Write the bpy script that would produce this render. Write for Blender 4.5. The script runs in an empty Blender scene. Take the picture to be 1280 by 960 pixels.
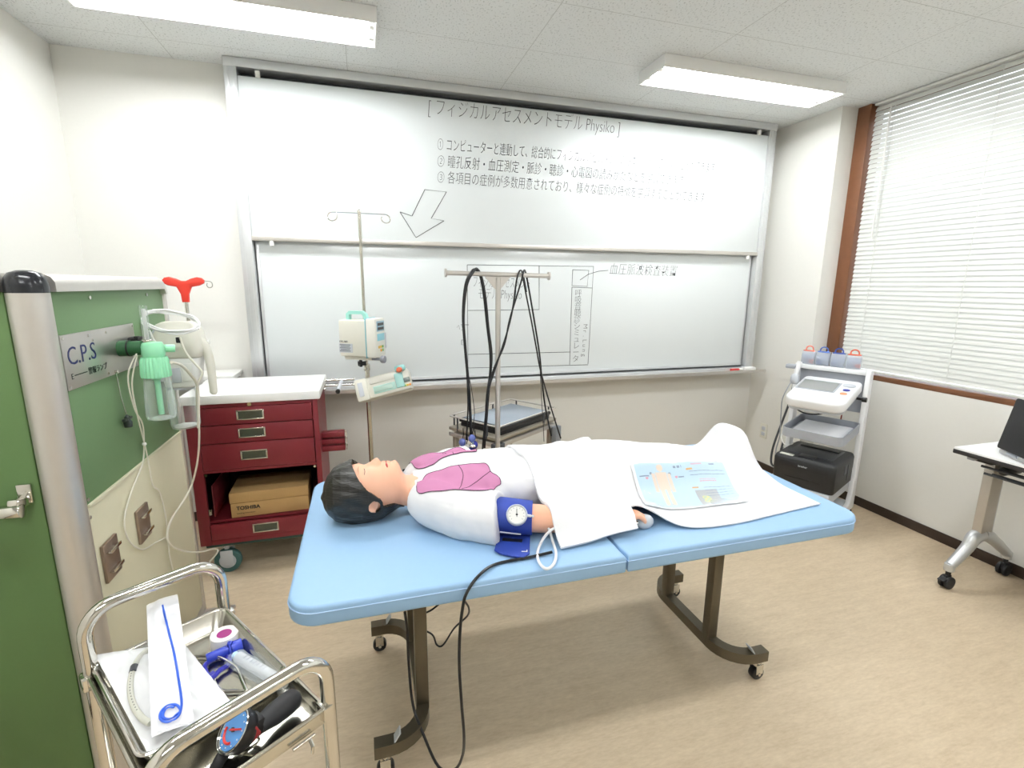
import bpy, bmesh, math, random
import numpy as np
from mathutils import Vector, Matrix, Euler, noise
from mathutils.bvhtree import BVHTree
random.seed(4)
PI = math.pi
S = bpy.context.scene
COL = S.collection
R_ = math.radians

# ------------------------------------------------------------------ camera
CAM = Vector((1.4318, -3.2648, 1.4503))
FPX = 616.2457
RIGHT = Vector((0.95863456, -0.28451741, 0.00834452))
DOWN = Vector((-0.04828599, -0.19144304, -0.98031527))
FWD = Vector((0.28051426, 0.93936117, -0.19726212))
cd = bpy.data.cameras.new('camera')
cd.sensor_fit = 'HORIZONTAL'; cd.sensor_width = 36.0
cd.lens = 36.0 * FPX / 1280.0
cd.clip_start = 0.02; cd.clip_end = 60
cam = bpy.data.objects.new('camera', cd)
COL.objects.link(cam)
UP = -DOWN; BK = -FWD
cam.matrix_world = Matrix(((RIGHT.x, UP.x, BK.x, CAM.x), (RIGHT.y, UP.y, BK.y, CAM.y),
                           (RIGHT.z, UP.z, BK.z, CAM.z), (0, 0, 0, 1)))
S.camera = cam

# ------------------------------------------------------------------ world, exposure
w = bpy.data.worlds.new('world'); S.world = w; w.use_nodes = True
wn = w.node_tree.nodes; bg = wn['Background']
bg.inputs[0].default_value = (0.86, 0.93, 1.0, 1); bg.inputs[1].default_value = 2.2
vs = S.view_settings
vs.view_transform = 'Standard'; vs.look = 'None'; vs.gamma = 1.0; vs.use_curve_mapping = False
vs.exposure = 0.26
TUBE_POWER = 60.0

# ------------------------------------------------------------------ measuring helpers (a sight line met with a real plane)
def sight(u, v):
    return RIGHT * ((u - 640) / FPX) + DOWN * ((v - 480) / FPX) + FWD
def PZ(u, v, z):
    d = sight(u, v); return CAM + d * ((z - CAM.z) / d.z)
def PY(u, v, y):
    d = sight(u, v); return CAM + d * ((y - CAM.y) / d.y)
def PX(u, v, x):
    d = sight(u, v); return CAM + d * ((x - CAM.x) / d.x)

# ------------------------------------------------------------------ materials
def lin(c):
    return tuple(((x / 255 / 12.92) if x / 255 <= .04045 else ((x / 255 + .055) / 1.055) ** 2.4) for x in c) + (1,)
MATS = {}
def M(name, rgb, rough=.5, metal=0., var=.04, scale=30., bump=0., spec=.5, coat=0., trans=0., ior=1.45, emit=0.):
    m = bpy.data.materials.new(name); m.use_nodes = True
    nt = m.node_tree; N = nt.nodes; L = nt.links
    p = N['Principled BSDF']; c = lin(rgb)
    p.inputs['Roughness'].default_value = rough
    p.inputs['Metallic'].default_value = metal
    p.inputs['Specular IOR Level'].default_value = spec
    p.inputs['Coat Weight'].default_value = coat
    p.inputs['Transmission Weight'].default_value = trans
    p.inputs['IOR'].default_value = ior
    tc = N.new('ShaderNodeTexCoord'); nz = N.new('ShaderNodeTexNoise')
    nz.inputs['Scale'].default_value = scale; nz.inputs['Detail'].default_value = 3
    L.new(tc.outputs['Object'], nz.inputs['Vector'])
    mx = N.new('ShaderNodeMix'); mx.data_type = 'RGBA'
    mx.inputs[6].default_value = tuple(min(1, x * (1 - var)) for x in c[:3]) + (1,)
    mx.inputs[7].default_value = tuple(min(1, x * (1 + var)) for x in c[:3]) + (1,)
    L.new(nz.outputs[0], mx.inputs[0]); L.new(mx.outputs[2], p.inputs['Base Color'])
    if bump:
        b = N.new('ShaderNodeBump'); b.inputs['Strength'].default_value = bump; b.inputs['Distance'].default_value = .003
        L.new(nz.outputs[0], b.inputs['Height']); L.new(b.outputs[0], p.inputs['Normal'])
    if emit:
        p.inputs['Emission Color'].default_value = c; p.inputs['Emission Strength'].default_value = emit
    MATS[name] = m
    return m
def film(name, rgb, opacity, rough=.15):
    m = bpy.data.materials.new(name); m.use_nodes = True
    nt = m.node_tree; N = nt.nodes; L = nt.links
    p = N['Principled BSDF']; p.inputs['Base Color'].default_value = lin(rgb); p.inputs['Roughness'].default_value = rough
    t = N.new('ShaderNodeBsdfTransparent'); mix = N.new('ShaderNodeMixShader')
    fr = N.new('ShaderNodeLayerWeight'); fr.inputs[0].default_value = .35
    ad = N.new('ShaderNodeMath'); ad.operation = 'MULTIPLY_ADD'; ad.inputs[1].default_value = .6; ad.inputs[2].default_value = opacity; ad.use_clamp = True
    L.new(fr.outputs['Facing'], ad.inputs[0]); L.new(ad.outputs[0], mix.inputs[0])
    L.new(t.outputs[0], mix.inputs[1]); L.new(p.outputs[0], mix.inputs[2])
    L.new(mix.outputs[0], N['Material Output'].inputs[0])
    MATS[name] = m
    return m

wallm = M('wall_paint', (231, 230, 224), .75, var=.015, scale=60, bump=.04)
leftm = wallm
woodm = M('brown_frame', (112, 72, 46), .4, var=.12, scale=25)
basem = M('dark_vinyl', (52, 40, 32), .45, var=.1)
alum = M('aluminium', (216, 218, 219), .36, .6, var=.03)
alumw = M('satin_aluminium', (206, 202, 196), .38, .75, var=.03)
chrome = M('chrome', (215, 212, 205), .09, 1., var=.02)
steel = M('stainless_steel', (205, 202, 192), .2, 1., var=.04, scale=60)
white = M('white_plastic', (236, 236, 232), .35, var=.02)
whitem = M('white_enamel', (240, 240, 238), .45, var=.01)
offw = M('ivory_plastic', (226, 224, 212), .38, var=.02)
grey = M('grey_plastic', (168, 172, 180), .45, var=.03)
lgrey = M('light_grey_plastic', (198, 202, 208), .45, var=.03)
dgrey = M('dark_grey_plastic', (70, 72, 76), .45, var=.05)
black = M('black_plastic', (22, 22, 24), .35, var=.1)
rubber = M('black_rubber', (34, 34, 36), .6, var=.1)
cable = M('black_cable', (20, 20, 22), .35, var=.1)
redm = M('red_enamel', (116, 34, 42), .38, var=.04, scale=12)
redd = M('red_enamel_shaded', (96, 28, 36), .45, var=.04)  # darkened copy of the red, compartment shade put into the colour
bed = M('blue_vinyl', (150, 186, 220), .42, var=.02, scale=80, bump=.02, spec=.4)
bedw = M('pale_blue_seam', (176, 208, 242), .4, var=.02)
bronze = M('bronze_metal', (98, 90, 74), .38, .55, var=.04)
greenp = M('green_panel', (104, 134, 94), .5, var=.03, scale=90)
cream = M('cream_panel', (214, 209, 182), .5, var=.02)
mint = M('mint_plastic', (150, 222, 178), .3, var=.03)
dgreen = M('dark_green_plastic', (38, 84, 50), .4, var=.06)
tealr = M('teal_rubber', (62, 100, 98), .5, var=.06)
skin = M('manikin_skin', (238, 182, 152), .42, var=.025, scale=20, spec=.4)
lipm = M('lip_red', (176, 44, 42), .4, var=.05)
shirt = M('white_cotton', (230, 230, 232), .85, var=.012, scale=200, bump=.05, spec=.2)
pinkm = M('pink_print', (190, 128, 164), .8, var=.03, spec=.2)
inkm = M('dark_print_line', (70, 40, 62), .8, var=.02)
towel = M('white_towel', (238, 238, 240), .95, var=.012, scale=260, bump=.18, spec=.1)
navy = M('blue_nylon', (38, 62, 150), .6, var=.06, scale=120, bump=.05)
bluep = M('blue_plastic', (40, 60, 170), .35, var=.05)
cardb = M('cardboard', (176, 142, 92), .8, var=.04)
glass = M('clear_glass', (255, 255, 255), .03, trans=1., ior=1.3, var=0)
film1 = film('clear_film', (245, 248, 250), .34, .12)
filmc = film('clear_plastic', (235, 245, 240), .03, .05)
tubem = film('clear_tubing', (236, 234, 222), .45, .2)
screenm = M('grey_lcd', (150, 152, 150), .2, var=.03)
marker = M('marker_ink', (62, 66, 70), .7, var=.1)

# ------------------------------------------------------------------ object helpers
def tag(o, label=None, cat=None, group=None, kind=None):
    if label: o['label'] = label
    if cat: o['category'] = cat
    if group: o['group'] = group
    if kind: o['kind'] = kind
    return o
def thing(name, label, cat, loc=(0, 0, 0), rz=0., group=None):
    o = bpy.data.objects.new(name, None); COL.objects.link(o)
    o.empty_display_size = .05
    o.location = loc; o.rotation_euler = (0, 0, rz)
    return tag(o, label, cat, group)

class MB:
    """collects shapes; o is the world point that becomes the local origin"""
    def __init__(s, o=(0, 0, 0)):
        s.bm = bmesh.new(); s.o = Vector(o); s.mi = 0
    def merge(s, t, mat=None):
        if mat is not None: bmesh.ops.transform(t, matrix=mat, verts=t.verts)
        for f in t.faces: f.material_index = s.mi
        me = bpy.data.meshes.new('tmp'); t.to_mesh(me); t.free()
        s.bm.from_mesh(me); bpy.data.meshes.remove(me)
        return s
    def box(s, c, d, bev=0., rot=None, seg=2):
        t = bmesh.new(); bmesh.ops.create_cube(t, size=1)
        bmesh.ops.scale(t, vec=Vector(d), verts=t.verts)
        if bev:
            bmesh.ops.bevel(t, geom=t.edges[:], offset=bev, segments=seg, affect='EDGES', profile=.5)
        m = Matrix.Translation(Vector(c))
        if rot is not None: m = m @ (rot if isinstance(rot, Matrix) else Euler(rot).to_matrix()).to_4x4()
        return s.merge(t, m)
    def span(s, a, b, bev=0., seg=2):
        a = Vector(a); b = Vector(b)
        return s.box((a + b) / 2, [abs(x) for x in (b - a)], bev, None, seg)
    def cyl(s, a, b, r, r2=None, n=20, bev=0.):
        a = Vector(a); b = Vector(b); d = b - a
        t = bmesh.new()
        bmesh.ops.create_cone(t, cap_ends=True, segments=n, radius1=r, radius2=r if r2 is None else r2, depth=d.length)
        if bev:
            es = [e for e in t.edges if abs(e.verts[0].co.z - e.verts[1].co.z) < 1e-6]
            bmesh.ops.bevel(t, geom=es, offset=bev, segments=2, affect='EDGES', profile=.5)
        m = Matrix.Translation((a + b) / 2) @ d.to_track_quat('Z', 'Y').to_matrix().to_4x4()
        return s.merge(t, m)
    def ball(s, c, r, sc=(1, 1, 1), rot=None, u=20, v=14):
        t = bmesh.new(); bmesh.ops.create_uvsphere(t, u_segments=u, v_segments=v, radius=r)
        m = Matrix.Translation(Vector(c))
        if rot is not None: m = m @ Euler(rot).to_matrix().to_4x4()
        return s.merge(t, m @ Matrix.Diagonal((*sc, 1)))
    def tube(s, pts, r, n=8, sm=0, closed=False, square=False):
        pts = [Vector(p) for p in pts]
        if sm: pts = smooth(pts, sm, closed)
        k = len(pts)
        rs = r if isinstance(r, (list, tuple)) else None
        if rs:
            rs = [rs[min(len(rs) - 1, int(i / (k - 1) * (len(rs) - 1)))] * (1 - (i / (k - 1) * (len(rs) - 1)) % 1) + rs[min(len(rs) - 1, int(i / (k - 1) * (len(rs) - 1)) + 1)] * ((i / (k - 1) * (len(rs) - 1)) % 1) for i in range(k)]
        t = bmesh.new(); rings = []; prev = None
        for i, p in enumerate(pts):
            if closed: d = pts[(i + 1) % k] - pts[i - 1]
            else: d = pts[min(i + 1, k - 1)] - pts[max(i - 1, 0)]
            if d.length < 1e-9: d = Vector((0, 0, 1))
            d.normalize()
            if prev is None:
                a = Vector((0, 0, 1)) if abs(d.z) < .9 else Vector((1, 0, 0))
                x = (a - d * a.dot(d)).normalized()
            else:
                x = prev - d * prev.dot(d)
                x = x.normalized() if x.length > 1e-6 else prev
            prev = x; y = d.cross(x)
            rr = rs[i] if rs else r
            if square:
                q = [(1, 1), (-1, 1), (-1, -1), (1, -1)]
                rings.append([t.verts.new(p + (x * cx * rr + y * cy * (square if square is not True else 1) * rr)) for cx, cy in q])
            else:
                rings.append([t.verts.new(p + (x * math.cos(2 * PI * j / n) + y * math.sin(2 * PI * j / n)) * rr) for j in range(n)])
        m = len(rings[0])
        for i in range(k if closed else k - 1):
            A = rings[i]; B = rings[(i + 1) % k]
            for j in range(m):
                try: t.faces.new((A[j], A[(j + 1) % m], B[(j + 1) % m], B[j]))
                except ValueError: pass
        if not closed:
            t.faces.new(rings[0][::-1]); t.faces.new(rings[-1])
        bmesh.ops.recalc_face_normals(t, faces=t.faces)
        return s.merge(t)
    def lathe(s, prof, c=(0, 0, 0), rot=None, n=28):
        t = bmesh.new(); rings = []
        for r, z in prof:
            if r < 1e-6: rings.append([t.verts.new((0, 0, z))])
            else: rings.append([t.verts.new((r * math.cos(2 * PI * j / n), r * math.sin(2 * PI * j / n), z)) for j in range(n)])
        for A, B in zip(rings, rings[1:]):
            for j in range(n):
                q = [A[j % len(A)], A[(j + 1) % len(A)], B[(j + 1) % len(B)], B[j % len(B)]]
                u = []
                for x in q:
                    if x not in u: u.append(x)
                if len(u) > 2:
                    try: t.faces.new(u)
                    except ValueError: pass
        bmesh.ops.recalc_face_normals(t, faces=t.faces)
        m = Matrix.Translation(Vector(c))
        if rot is not None: m = m @ (rot if isinstance(rot, Matrix) else Euler(rot).to_matrix()).to_4x4()
        return s.merge(t, m)
    def prism(s, poly, h, mat=None, bev=0.):
        """polygon in xy extruded from z=0 to h"""
        t = bmesh.new()
        f = t.faces.new([t.verts.new((x, y, 0)) for x, y in poly])
        g = bmesh.ops.extrude_face_region(t, geom=[f])
        bmesh.ops.translate(t, vec=(0, 0, h), verts=[v for v in g['geom'] if isinstance(v, bmesh.types.BMVert)])
        bmesh.ops.recalc_face_normals(t, faces=t.faces)
        if bev:
            es = [e for e in t.edges if abs(e.verts[0].co.z - e.verts[1].co.z) < 1e-6]
            bmesh.ops.bevel(t, geom=es, offset=bev, segments=3, affect='EDGES', profile=.5)
        return s.merge(t, mat)
    def loft(s, rings, cap=True):
        t = bmesh.new(); V = [[t.verts.new(p) for p in r] for r in rings]; n = len(V[0])
        for A, B in zip(V, V[1:]):
            for j in range(n): t.faces.new((A[j], A[(j + 1) % n], B[(j + 1) % n], B[j]))
        if cap: t.faces.new(V[0][::-1]); t.faces.new(V[-1])
        bmesh.ops.recalc_face_normals(t, faces=t.faces)
        return s.merge(t)
    def grid(s, P, thick=0., paint=None):
        """P[i][j] points; optional solid thickness; paint(i,j)->material index"""
        t = bmesh.new(); V = [[t.verts.new(p) for p in r] for r in P]; keep = s.mi
        for i in range(len(P) - 1):
            for j in range(len(P[0]) - 1):
                f = t.faces.new((V[i][j], V[i + 1][j], V[i + 1][j + 1], V[i][j + 1]))
                f.material_index = paint(i, j) if paint else keep
        bmesh.ops.recalc_face_normals(t, faces=t.faces)
        if sum(f.normal.z for f in t.faces) < 0: bmesh.ops.reverse_faces(t, faces=t.faces)
        if thick: bmesh.ops.solidify(t, geom=t.faces[:], thickness=thick)
        me = bpy.data.meshes.new('tmp'); t.to_mesh(me); t.free(); s.bm.from_mesh(me); bpy.data.meshes.remove(me)
        return s
    def build(s, name, mat, parent=None, angle=38, flat=False):
        bmesh.ops.translate(s.bm, vec=-s.o, verts=s.bm.verts)
        me = bpy.data.meshes.new(name); s.bm.to_mesh(me); s.bm.free()
        for m in (mat if isinstance(mat, (list, tuple)) else [mat]): me.materials.append(m)
        if not flat:
            for p in me.polygons: p.use_smooth = True
            me.set_sharp_from_angle(angle=R_(angle))
        o = bpy.data.objects.new(name, me); COL.objects.link(o)
        if parent is not None: o.parent = parent
        else: o.location = s.o
        return o

def smooth(pts, k, closed=False):
    out = []; n = len(pts)
    for i in range(n if closed else n - 1):
        if closed: a, b, c, d = pts[i - 1], pts[i], pts[(i + 1) % n], pts[(i + 2) % n]
        else: a, b, c, d = pts[max(i - 1, 0)], pts[i], pts[i + 1], pts[min(i + 2, n - 1)]
        for j in range(k):
            t = j / k
            out.append(.5 * ((2 * b) + (c - a) * t + (2 * a - 5 * b + 4 * c - d) * t * t + (3 * b - a - 3 * c + d) * t ** 3))
    if not closed: out.append(pts[-1])
    return out
def rrect(x0, y0, x1, y1, r, n=6):
    """rounded rectangle polygon; r = radius or four radii (corners x1y1, x0y1, x0y0, x1y0)"""
    r = r if isinstance(r, (list, tuple)) else [r] * 4
    P = []
    for (cx, cy, sx, sy, a), q in zip(((x1, y1, -1, -1, 0), (x0, y1, 1, -1, 90), (x0, y0, 1, 1, 180), (x1, y0, -1, 1, 270)), r):
        if q <= 0: P.append((cx, cy)); continue
        for i in range(n + 1):
            t = R_(a + 90 * i / n)
            P.append((cx + sx * q + q * math.cos(t), cy + sy * q + q * math.sin(t)))
    return P
def struct(name, mb, mat, parent=None):
    o = mb.build(name, mat, parent)
    if parent is None: o['kind'] = 'structure'
    return o
def writing(name, body, size, mat4, mat, parent, align='LEFT', thin=0., ext=.0004, shear=0., sx=1.):
    c = bpy.data.curves.new('t', 'FONT'); c.body = body; c.size = size; c.align_x = align; c.align_y = 'CENTER'
    c.offset = thin; c.extrude = ext; c.resolution_u = 3; c.shear = shear
    o = bpy.data.objects.new('t', c); COL.objects.link(o)
    bpy.context.view_layer.update()
    me = bpy.data.meshes.new_from_object(o.evaluated_get(bpy.context.evaluated_depsgraph_get()))
    bpy.data.objects.remove(o); bpy.data.curves.remove(c)
    me.transform(Matrix(mat4) @ Matrix.Diagonal((sx, 1, 1, 1))); me.materials.clear(); me.materials.append(mat)
    me.name = name
    q = bpy.data.objects.new(name, me); COL.objects.link(q); q.parent = parent
    return q
def face_mat(o, xax, yax):
    """text frame: origin, reading direction, up direction"""
    x = Vector(xax).normalized(); y = Vector(yax); y = (y - x * y.dot(x)).normalized(); z = x.cross(y); o = Vector(o)
    return Matrix(((x.x, y.x, z.x, o.x), (x.y, y.y, z.y, o.y), (x.z, y.z, z.z, o.z), (0, 0, 0, 1)))
def dup(root, loc, rz=None, label=None):
    r = root.copy(); COL.objects.link(r); r.location = loc
    if rz is not None: r.rotation_euler = (0, 0, rz)
    if label: r['label'] = label
    for ch in list(root.children):
        c = ch.copy(); COL.objects.link(c); c.parent = r
        for g in list(ch.children):
            d = g.copy(); COL.objects.link(d); d.parent = c
    return r
# ------------------------------------------------------------------ the room
H = 2.6; XW = 4.59; XP = 4.459; YF = -6.6
def ceiling_mat():
    m = bpy.data.materials.new('ceiling_board'); m.use_nodes = True
    N = m.node_tree.nodes; L = m.node_tree.links; p = N['Principled BSDF']; p.inputs['Roughness'].default_value = .9
    p.inputs['Specular IOR Level'].default_value = .1
    tc = N.new('ShaderNodeTexCoord'); sp = N.new('ShaderNodeSeparateXYZ'); L.new(tc.outputs['Object'], sp.inputs[0])
    def line(sock, off, pitch):
        a = N.new('ShaderNodeMath'); a.operation = 'SUBTRACT'; L.new(sock, a.inputs[0]); a.inputs[1].default_value = off
        b = N.new('ShaderNodeMath'); b.operation = 'PINGPONG'; L.new(a.outputs[0], b.inputs[0]); b.inputs[1].default_value = pitch / 2
        c = N.new('ShaderNodeMath'); c.operation = 'LESS_THAN'; L.new(b.outputs[0], c.inputs[0]); c.inputs[1].default_value = .0016
        return c.outputs[0]
    lx = line(sp.outputs[0], .535, .873); ly = line(sp.outputs[1], -.66, .437)
    mm = N.new('ShaderNodeMath'); mm.operation = 'MAXIMUM'; L.new(lx, mm.inputs[0]); L.new(ly, mm.inputs[1])
    mp = N.new('ShaderNodeMapping'); mp.inputs['Scale'].default_value = (110, 60, 100); L.new(tc.outputs['Object'], mp.inputs[0])
    nz = N.new('ShaderNodeTexNoise'); nz.inputs['Scale'].default_value = 1.3; nz.inputs['Detail'].default_value = 3; L.new(mp.outputs[0], nz.inputs['Vector'])
    cr = N.new('ShaderNodeValToRGB'); cr.color_ramp.elements[0].position = .34; cr.color_ramp.elements[0].color = lin((186, 188, 186))
    cr.color_ramp.elements[1].position = .42; cr.color_ramp.elements[1].color = lin((222, 224, 223)); L.new(nz.outputs[0], cr.inputs[0])
    mx = N.new('ShaderNodeMix'); mx.data_type = 'RGBA'; L.new(mm.outputs[0], mx.inputs[0]); L.new(cr.outputs[0], mx.inputs[6]); mx.inputs[7].default_value = lin((186, 187, 184))
    L.new(mx.outputs[2], p.inputs['Base Color'])
    b = N.new('ShaderNodeBump'); b.inputs['Strength'].default_value = .12; b.inputs['Distance'].default_value = .003
    L.new(nz.outputs[0], b.inputs['Height']); L.new(b.outputs[0], p.inputs['Normal'])
    return m
def floor_mat():
    m = bpy.data.materials.new('lino_floor'); m.use_nodes = True
    N = m.node_tree.nodes; L = m.node_tree.links; p = N['Principled BSDF']; p.inputs['Roughness'].default_value = .42
    p.inputs['Specular IOR Level'].default_value = .4
    tc = N.new('ShaderNodeTexCoord')
    def nz(scale, det, sc):
        mp = N.new('ShaderNodeMapping'); mp.inputs['Scale'].default_value = sc; L.new(tc.outputs['Object'], mp.inputs[0])
        n = N.new('ShaderNodeTexNoise'); n.inputs['Scale'].default_value = scale; n.inputs['Detail'].default_value = det; n.inputs['Roughness'].default_value = .65
        L.new(mp.outputs[0], n.inputs['Vector']); return n.outputs[0]
    a = nz(9, 6, (.8, 3.4, 1)); b = nz(50, 4, (.7, 2.4, 1))
    ad = N.new('ShaderNodeMath'); ad.operation = 'ADD'; L.new(a, ad.inputs[0]); L.new(b, ad.inputs[1])
    hf = N.new('ShaderNodeMath'); hf.operation = 'MULTIPLY'; hf.inputs[1].default_value = .5; L.new(ad.outputs[0], hf.inputs[0])
    cr = N.new('ShaderNodeValToRGB'); e = cr.color_ramp.elements
    e[0].position = .3; e[0].color = lin((192, 171, 142)); e[1].position = .7; e[1].color = lin((220, 202, 174)); L.new(hf.outputs[0], cr.inputs[0])
    L.new(cr.outputs[0], p.inputs['Base Color'])
    return m
floorm = floor_mat(); ceilm = ceiling_mat()
struct('floor', MB().span((-.1, YF - .1, -.1), (XW + .2, .1, 0)), floorm)
struct('ceiling', MB().span((-.1, YF - .1, H), (XW + .2, .1, H + .1)), ceilm)
struct('wall_back', MB().span((-.1, 0, 0), (XW + .2, .1, H)), wallm)
struct('wall_left', MB().span((-.1, YF, 0), (0, 0, H)), wallm)
struct('wall_front', MB().span((-.1, YF - .1, 0), (XW + .2, YF, H)), wallm)
SILL = .862
struct('wall_right', MB().span((XW, YF, 0), (XW + .14, -.54, SILL)).span((XP, -.54, 0), (XW + .14, 0, H)), wallm)
for n, a, b in (('baseboard_right', (XW - .008, YF, 0), (XW, -.54, .06)), ('baseboard_back', (0, -.008, 0), (XP, 0, .06)), ('baseboard_left', (0, YF, 0), (.008, -.008, .06))):
    struct(n, MB().span(a, b, .002), basem)
struct('baseboard_pillar', MB().span((XP - .008, -.548, 0), (XP, -.008, .06)).span((XP, -.548, 0), (XW - .008, -.54, .06)), basem).name = 'trim_1'

# window with its frame and pane
wf = MB()
wf.span((XW, -.63, SILL), (XW + .12, -.54, H), .003)                 # jamb by the pillar
wf.span((XW, YF, SILL), (XW + .12, -.63, SILL + .032), .003)        # sill
wf.span((XW + .06, YF, H - .05), (XW + .12, -.63, H), .002)
wf.span((XW, YF, SILL), (XW + .12, YF + .09, H), .003)
for y in (-2.6, -4.6): wf.span((XW + .07, y - .03, SILL), (XW + .12, y + .03, H), .002)
win = struct('window_1', wf, woodm)
struct('window_glass', MB().span((XW + .094, YF + .05, SILL + .02), (XW + .1, -.6, H - .03)), glass, win)

bl = thing('venetian_blind', 'white horizontal slat blind hung closed across the brown framed window', 'blind', (XW + .03, -.64, SILL + .035))
O = bl.location
slat = M('blind_slat', (226, 227, 222), .3, var=.01)
ya, yb = -.645, YF + .1
mb = MB(O)
zz = SILL + .075; k = 0
while zz < H - .022:
    a = R_(66); c = Vector((XW + .03, 0, zz))
    P = []
    for t in (-1, -.5, 0, .5, 1):
        dx = .0165 * t * math.cos(a) + .0022 * (1 - t * t) * -math.sin(a); dz = .0165 * t * math.sin(a) + .0022 * (1 - t * t) * math.cos(a)
        P.append([Vector((c.x + dx, ya, c.z + dz)), Vector((c.x + dx, yb, c.z + dz))])
    mb.grid(P); zz += .0285
mb.build('slats', slat, bl)
MB(O).span((XW + .008, yb, H - .018), (XW + .055, ya, H - .002), .003).build('headrail', slat, bl)
MB(O).span((XW + .018, yb, SILL + .04), (XW + .045, ya, SILL + .056), .004).build('bottom_rail', slat, bl)
for y in (-.78, -1.32, -2.1, -3.0):
    MB(O).tube([(XW + .012, y, SILL + .05), (XW + .012, y, H - .03)], .0016, 6).build('ladder_cord', slat, bl)
MB(O).tube([(XW + .004, -.76, H - .05), (XW - .004, -.762, 1.75)], .005, 8).build('tilt_wand', white, bl)

# ceiling lamps
emt = bpy.data.materials.new('lit_tube'); emt.use_nodes = True
_n = emt.node_tree.nodes; _n.remove(_n['Principled BSDF']); _e = _n.new('ShaderNodeEmission')
_e.inputs[0].default_value = (.965, .985, 1, 1); _e.inputs[1].default_value = TUBE_POWER
emt.node_tree.links.new(_e.outputs[0], _n['Material Output'].inputs[0])
def lamp(x0, x1, yc, label):
    L = x1 - x0; hw = .125; hz = .062
    t = thing('ceiling_lamp', label, 'ceiling lamp', ((x0 + x1) / 2, yc, H - hz), 0, 'surface mounted ceiling lamps')
    m = MB()
    for s in (-1, 1):
        m.box((0, s * (hw - .004), hz / 2), (L, .008, hz), .002)
        m.box((s * (L / 2 - .004), 0, hz / 2), (.008, 2 * hw - .016, hz), .002)
    m.box((0, 0, hz - .006), (L - .016, 2 * hw - .016, .012))
    m.build('housing', whitem, t)
    m = MB()
    V = [[Vector((s * (L / 2 - .012), y, z)) for y, z in ((-hw + .012, .006), (-.08, .046), (-.03, .046), (0, .026), (.03, .046), (.08, .046), (hw - .012, .006))] for s in (-1, 1)]
    m.grid(V).build('reflector', whitem, t, flat=True)
    for s in (-1, 1):
        q = MB().cyl((-L / 2 + .035, s * .055, .024), (L / 2 - .035, s * .055, .024), .0145, n=14).build('fluorescent_tube', emt, t)
        for e in (-1, 1):
            MB().box((e * (L / 2 - .022), s * .055, .026), (.022, .03, .04), .004).build('lamp_holder', white, t)
    return t
LY = -.715
lamp(.365, 1.545, LY, 'lit ceiling lamp at the left, above the whiteboard\'s left end')
lamp(2.945, 4.135, LY, 'lit ceiling lamp at the right, near the window blind')
for y in (-2.45, -4.3):
    for i, x in enumerate((.365, 2.945)):
        lamp(x, x + 1.18, y, '%s ceiling lamp in the %s row behind the viewpoint' % (('left', 'right')[i], {-2.45: 'nearer', -4.3: 'farther'}[y]))

# wall outlet
o = thing('wall_outlet', 'small ivory wall outlet on the pillar beside the device cart', 'outlet', (XP - .009, -.2, .32))
MB().box((.0045, 0, 0), (.009, .07, .12), .004).build('cover_plate', offw, o)
for z in (-.022, .022):
    MB().box((-.001, 0, z), (.004, .035, .03), .002).build('socket', lgrey, o)

# ------------------------------------------------------------------ sliding whiteboard
XL, XR, D = .791, 4.346, -.1257
wb = thing('whiteboard', 'large double sliding whiteboard covered with handwriting on the back wall', 'whiteboard', (2.57, -.05, .8))
O = wb.location
board = M('whiteboard_enamel', (222, 227, 227), .16, var=.008, scale=3, spec=.34, coat=.1)
board.node_tree.nodes['Principled BSDF'].inputs['Coat Roughness'].default_value = .08
m = MB(O)
m.span((XL, D, .815), (XL + .062, -.001, H - .002), .003)
m.span((XR - .062, D, .815), (XR, -.001, H - .002), .003)
m.span((XL, D - .004, H - .046), (XR, -.001, H - .002), .003)
m.span((XL + .02, D + .004, .8), (XR - .02, -.001, .83), .003)
for x in (XL + .02, XL + .045, XR - .02, XR - .045): m.span((x - .002, D - .003, .83), (x + .002, D, H - .05))
m.build('frame', alum, wb)
MB(O).span((XL + .06, -.03, .83), (XR - .06, -.001, H - .046)).build('backing', dgrey, wb)
ub = MB(O).span((XL + .062, D + .012, 1.70), (XR - .062, D + .03, H - .083), .002).build('upper_board', board, wb)
MB(O).span((XL + .062, D - .002, 1.68), (XR - .062, D + .034, 1.705), .003).build('upper_rail', alumw, wb)
for x in (XL + .16, XR - .14):
    MB(O).cyl((x, D + .01, 1.655), (x, D + .01, 1.682), .012).build('stopper', white, wb)
    MB(O).span((x - .012, D + .008, H - .085), (x + .012, D + .028, H - .05), .003).build('hanger', white, wb)
LB = -.080
MB(O).span((XL + .085, LB, .86), (XR - .085, LB + .018, 1.76), .002).build('lower_board', board, wb)
MB(O).span((XL + .085, LB - .006, .842), (XR - .085, LB + .02, .862), .003).build('lower_rail', alum, wb)
MB(O).span((XL + .068, LB + .002, .842), (XL + .085, LB + .02, 1.7), .002).build('side_track', alum, wb)
MB(O).span((XR - .085, LB + .002, .842), (XR - .068, LB + .02, 1.7), .002).build('side_track', alum, wb)
m = MB(O); m.prism([(-.2, .8), (-.2, .822), (-.19, .822), (-.185, .81), (-.02, .81), (-.02, .8)], 4.41 - .74,
                   Matrix(((0, 0, 1, .74), (1, 0, 0, 0), (0, 1, 0, 0), (0, 0, 0, 1))))
m.build('pen_tray', alumw, wb)
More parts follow.
